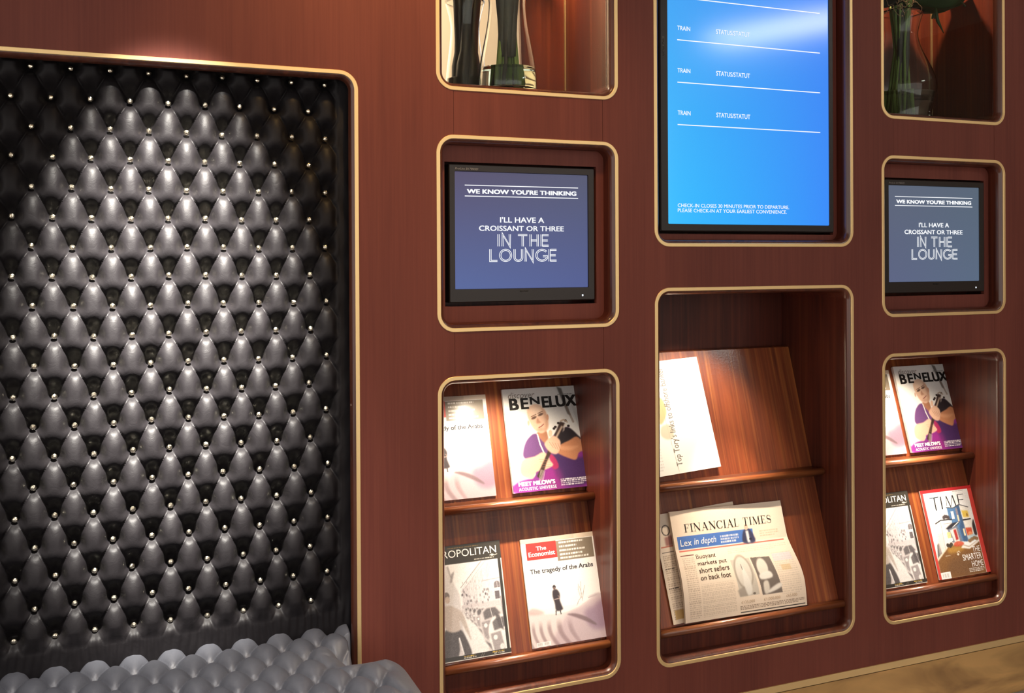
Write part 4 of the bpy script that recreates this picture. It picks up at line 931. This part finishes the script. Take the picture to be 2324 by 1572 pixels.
def foliage(t, cx, cy, z, rx, ry, rz, mat, seed=0, n=60, leaf=.05):
    """a head of overlapping leaves, each a cupped blade, on a lumpy core"""
    r_ = random.Random(seed); bm = bmesh.new(); bmesh.ops.create_icosphere(bm, subdivisions=4, radius=1)
    for v in bm.verts:
        k = 1+.07*math.sin(v.co.x*7+seed)*math.sin(v.co.z*6)+.04*math.sin(v.co.y*11+v.co.x*5); v.co = Vector((cx+v.co.x*rx*k, cy+v.co.y*ry*k, z+v.co.z*rz*k))
    V = [v.co.copy() for v in bm.verts]; F = [[q.index for q in f.verts] for f in bm.faces]; bm.free(); part('foliage_head', V, F, mat, t, True)
    for i in range(n):
        a = r_.uniform(0, 6.28); b = r_.uniform(-1.0, 1.2); d_ = Vector((math.cos(a)*math.cos(b), math.sin(a)*math.cos(b), math.sin(b))); p = Vector((cx+d_.x*rx*.93, cy+d_.y*ry*.93, z+d_.z*rz*.93))
        tdir = (Vector((d_.x, d_.y, d_.z-.7))).normalized(); sdir = tdir.cross(d_).normalized(); L_ = leaf*r_.uniform(.6, 1.1); W = L_*.28; V = []; F = []
        for j in range(6):
            u = j/5; ww = W*math.sin(math.pi*min(.98, u*.9+.06)); c0 = p+tdir*L_*u+d_*.012*math.sin(u*3); V += [c0-sdir*ww+d_*.004, c0-d_*.002, c0+sdir*ww+d_*.004]
            if j: k = 3*j; F += [(k-3, k-2, k+1, k), (k-2, k-1, k+2, k+1)]
        part('leaf', V, F, mat, t, True)
# dark trunk in vase A
t = thing('dark_trunk', 'thick black twisted trunk standing in the left vase above the navy monitor', 'plant', (VA[0], VA[1], ZF+.008))
for k in range(5):
    a = k*1.256; P = []
    for j in range(14):
        u = j/13; z = ZF+.012+u*.42; f = .017+.014*abs(u-.32)/.68*(1.3 if u > .32 else .5); tw = a+u*1.6; P.append((VA[0]+.004+math.cos(tw)*f, VA[1]+math.sin(tw)*f, z))
    V, F = tube(P, [.013+.010*max(0, j/13-.45)+(.006 if j < 3 else 0) for j in range(14)], 10); part('trunk_strand', V, F, STEM_D, t, True)
foliage(t, .775, .15, .90, .060, .07, .09, LEAF, 2, 22, .035)
t = bundle(VB[0], VB[1], ZF+.012, .80, 30, .036, STEM_G, 'bunch of green stems with dark sheaths in the right vase above the navy monitor', 'flower_bunch', 1.1, .42, 4, srad=.0042)
for k in range(6):
    a = k*1.047; P = [(VB[0]+math.cos(a+j*.08)*(.012+.016*max(0, j/9-.35)), VB[1]+math.sin(a+j*.08)*(.012+.016*max(0, j/9-.35)), .492+j*.031) for j in range(10)]
    V, F = tube(P, [.011+.002*j/2 for j in range(10)], 8); part('sheath', V, F, simple('grey_sheath', (.06, .065, .055), .5) if 'grey_sheath' not in MATS else MATS['grey_sheath'], t, True)
foliage(t, .930, .13, .91, .085, .08, .08, LEAF, 5, 26, .035)
t = bundle(VC[0]+.0, VC[1], ZF+.012, .76, 24, .040, STEM_G, 'bunch of pale green stems under dense green foliage in the hourglass vase at upper right', 'flower_bunch', 1.2, .60, 8, srad=.0040)
for k in range(4):
    a = k*1.57; P = [(VC[0]+.0+math.cos(a+j*.1)*.013, VC[1]+math.sin(a+j*.1)*.013, .525+j*.024) for j in range(10)]
    V, F = tube(P, [.010]*10, 8); part('sheath', V, F, MATS['grey_sheath'], t, True)
foliage(t, 2.255, .125, .792, .105, .080, .056, LEAF, 7, 10, .03)
foliage(t, 2.075, .13, .79, .065, .07, .055, simple('dark_moss', (.012, .012, .008), .8), 9, 6, .03)
for k in range(16):
    r_ = random.Random(40+k); x, y_, z = 2.03+r_.uniform(-.01, .075), .048+r_.uniform(-.005, .005), .725+r_.uniform(-.015, .03); P = []; a = r_.uniform(0, 6.28)
    for j in range(9): P.append((x, y_, z)); a += r_.uniform(-1.2, 1.2); x += math.cos(a)*.006; z += math.sin(a)*.006-.001; y_ += r_.uniform(-.001, .001)
    V, F = tube(P, .0009, 5); part('tendril', V, F, TWIG, t, True)
P = [(2.225, .09, .735), (2.232, .09, .70), (2.256, .09, .665)]
V, F = tube(P, [.004, .005, .001], 6); part('drooping_leaf', V, F, LEAF, t, True)

# ---------------------------------------------------------------- ceiling light seen as a reflection in the blue display
V, F = boxvf(-.45, .45, -.15, .15, -.03, 0); lp = link('ceiling_light', mesh('ceiling_light', V, F, emis('diffuser', (1, .95, .88), 20)), None, (3.82, -2.82, 1.449))
lp.rotation_euler = (0, 0, math.radians(66)); lp['label'] = 'long white ceiling light panel over the room in front of the blue display'; lp['category'] = 'lamp'

# ---------------------------------------------------------------- lift everything so that the floor is at z = 0
for o in list(COL.objects):
    if o.parent is None:
        if o is camo: o.matrix_world = Matrix.Translation((0, 0, Z0)) @ o.matrix_world
        else: o.location.z += Z0
print('buttons', nb, 'tris', sum(len(o.data.polygons) for o in COL.objects if o.type == 'MESH')*2)
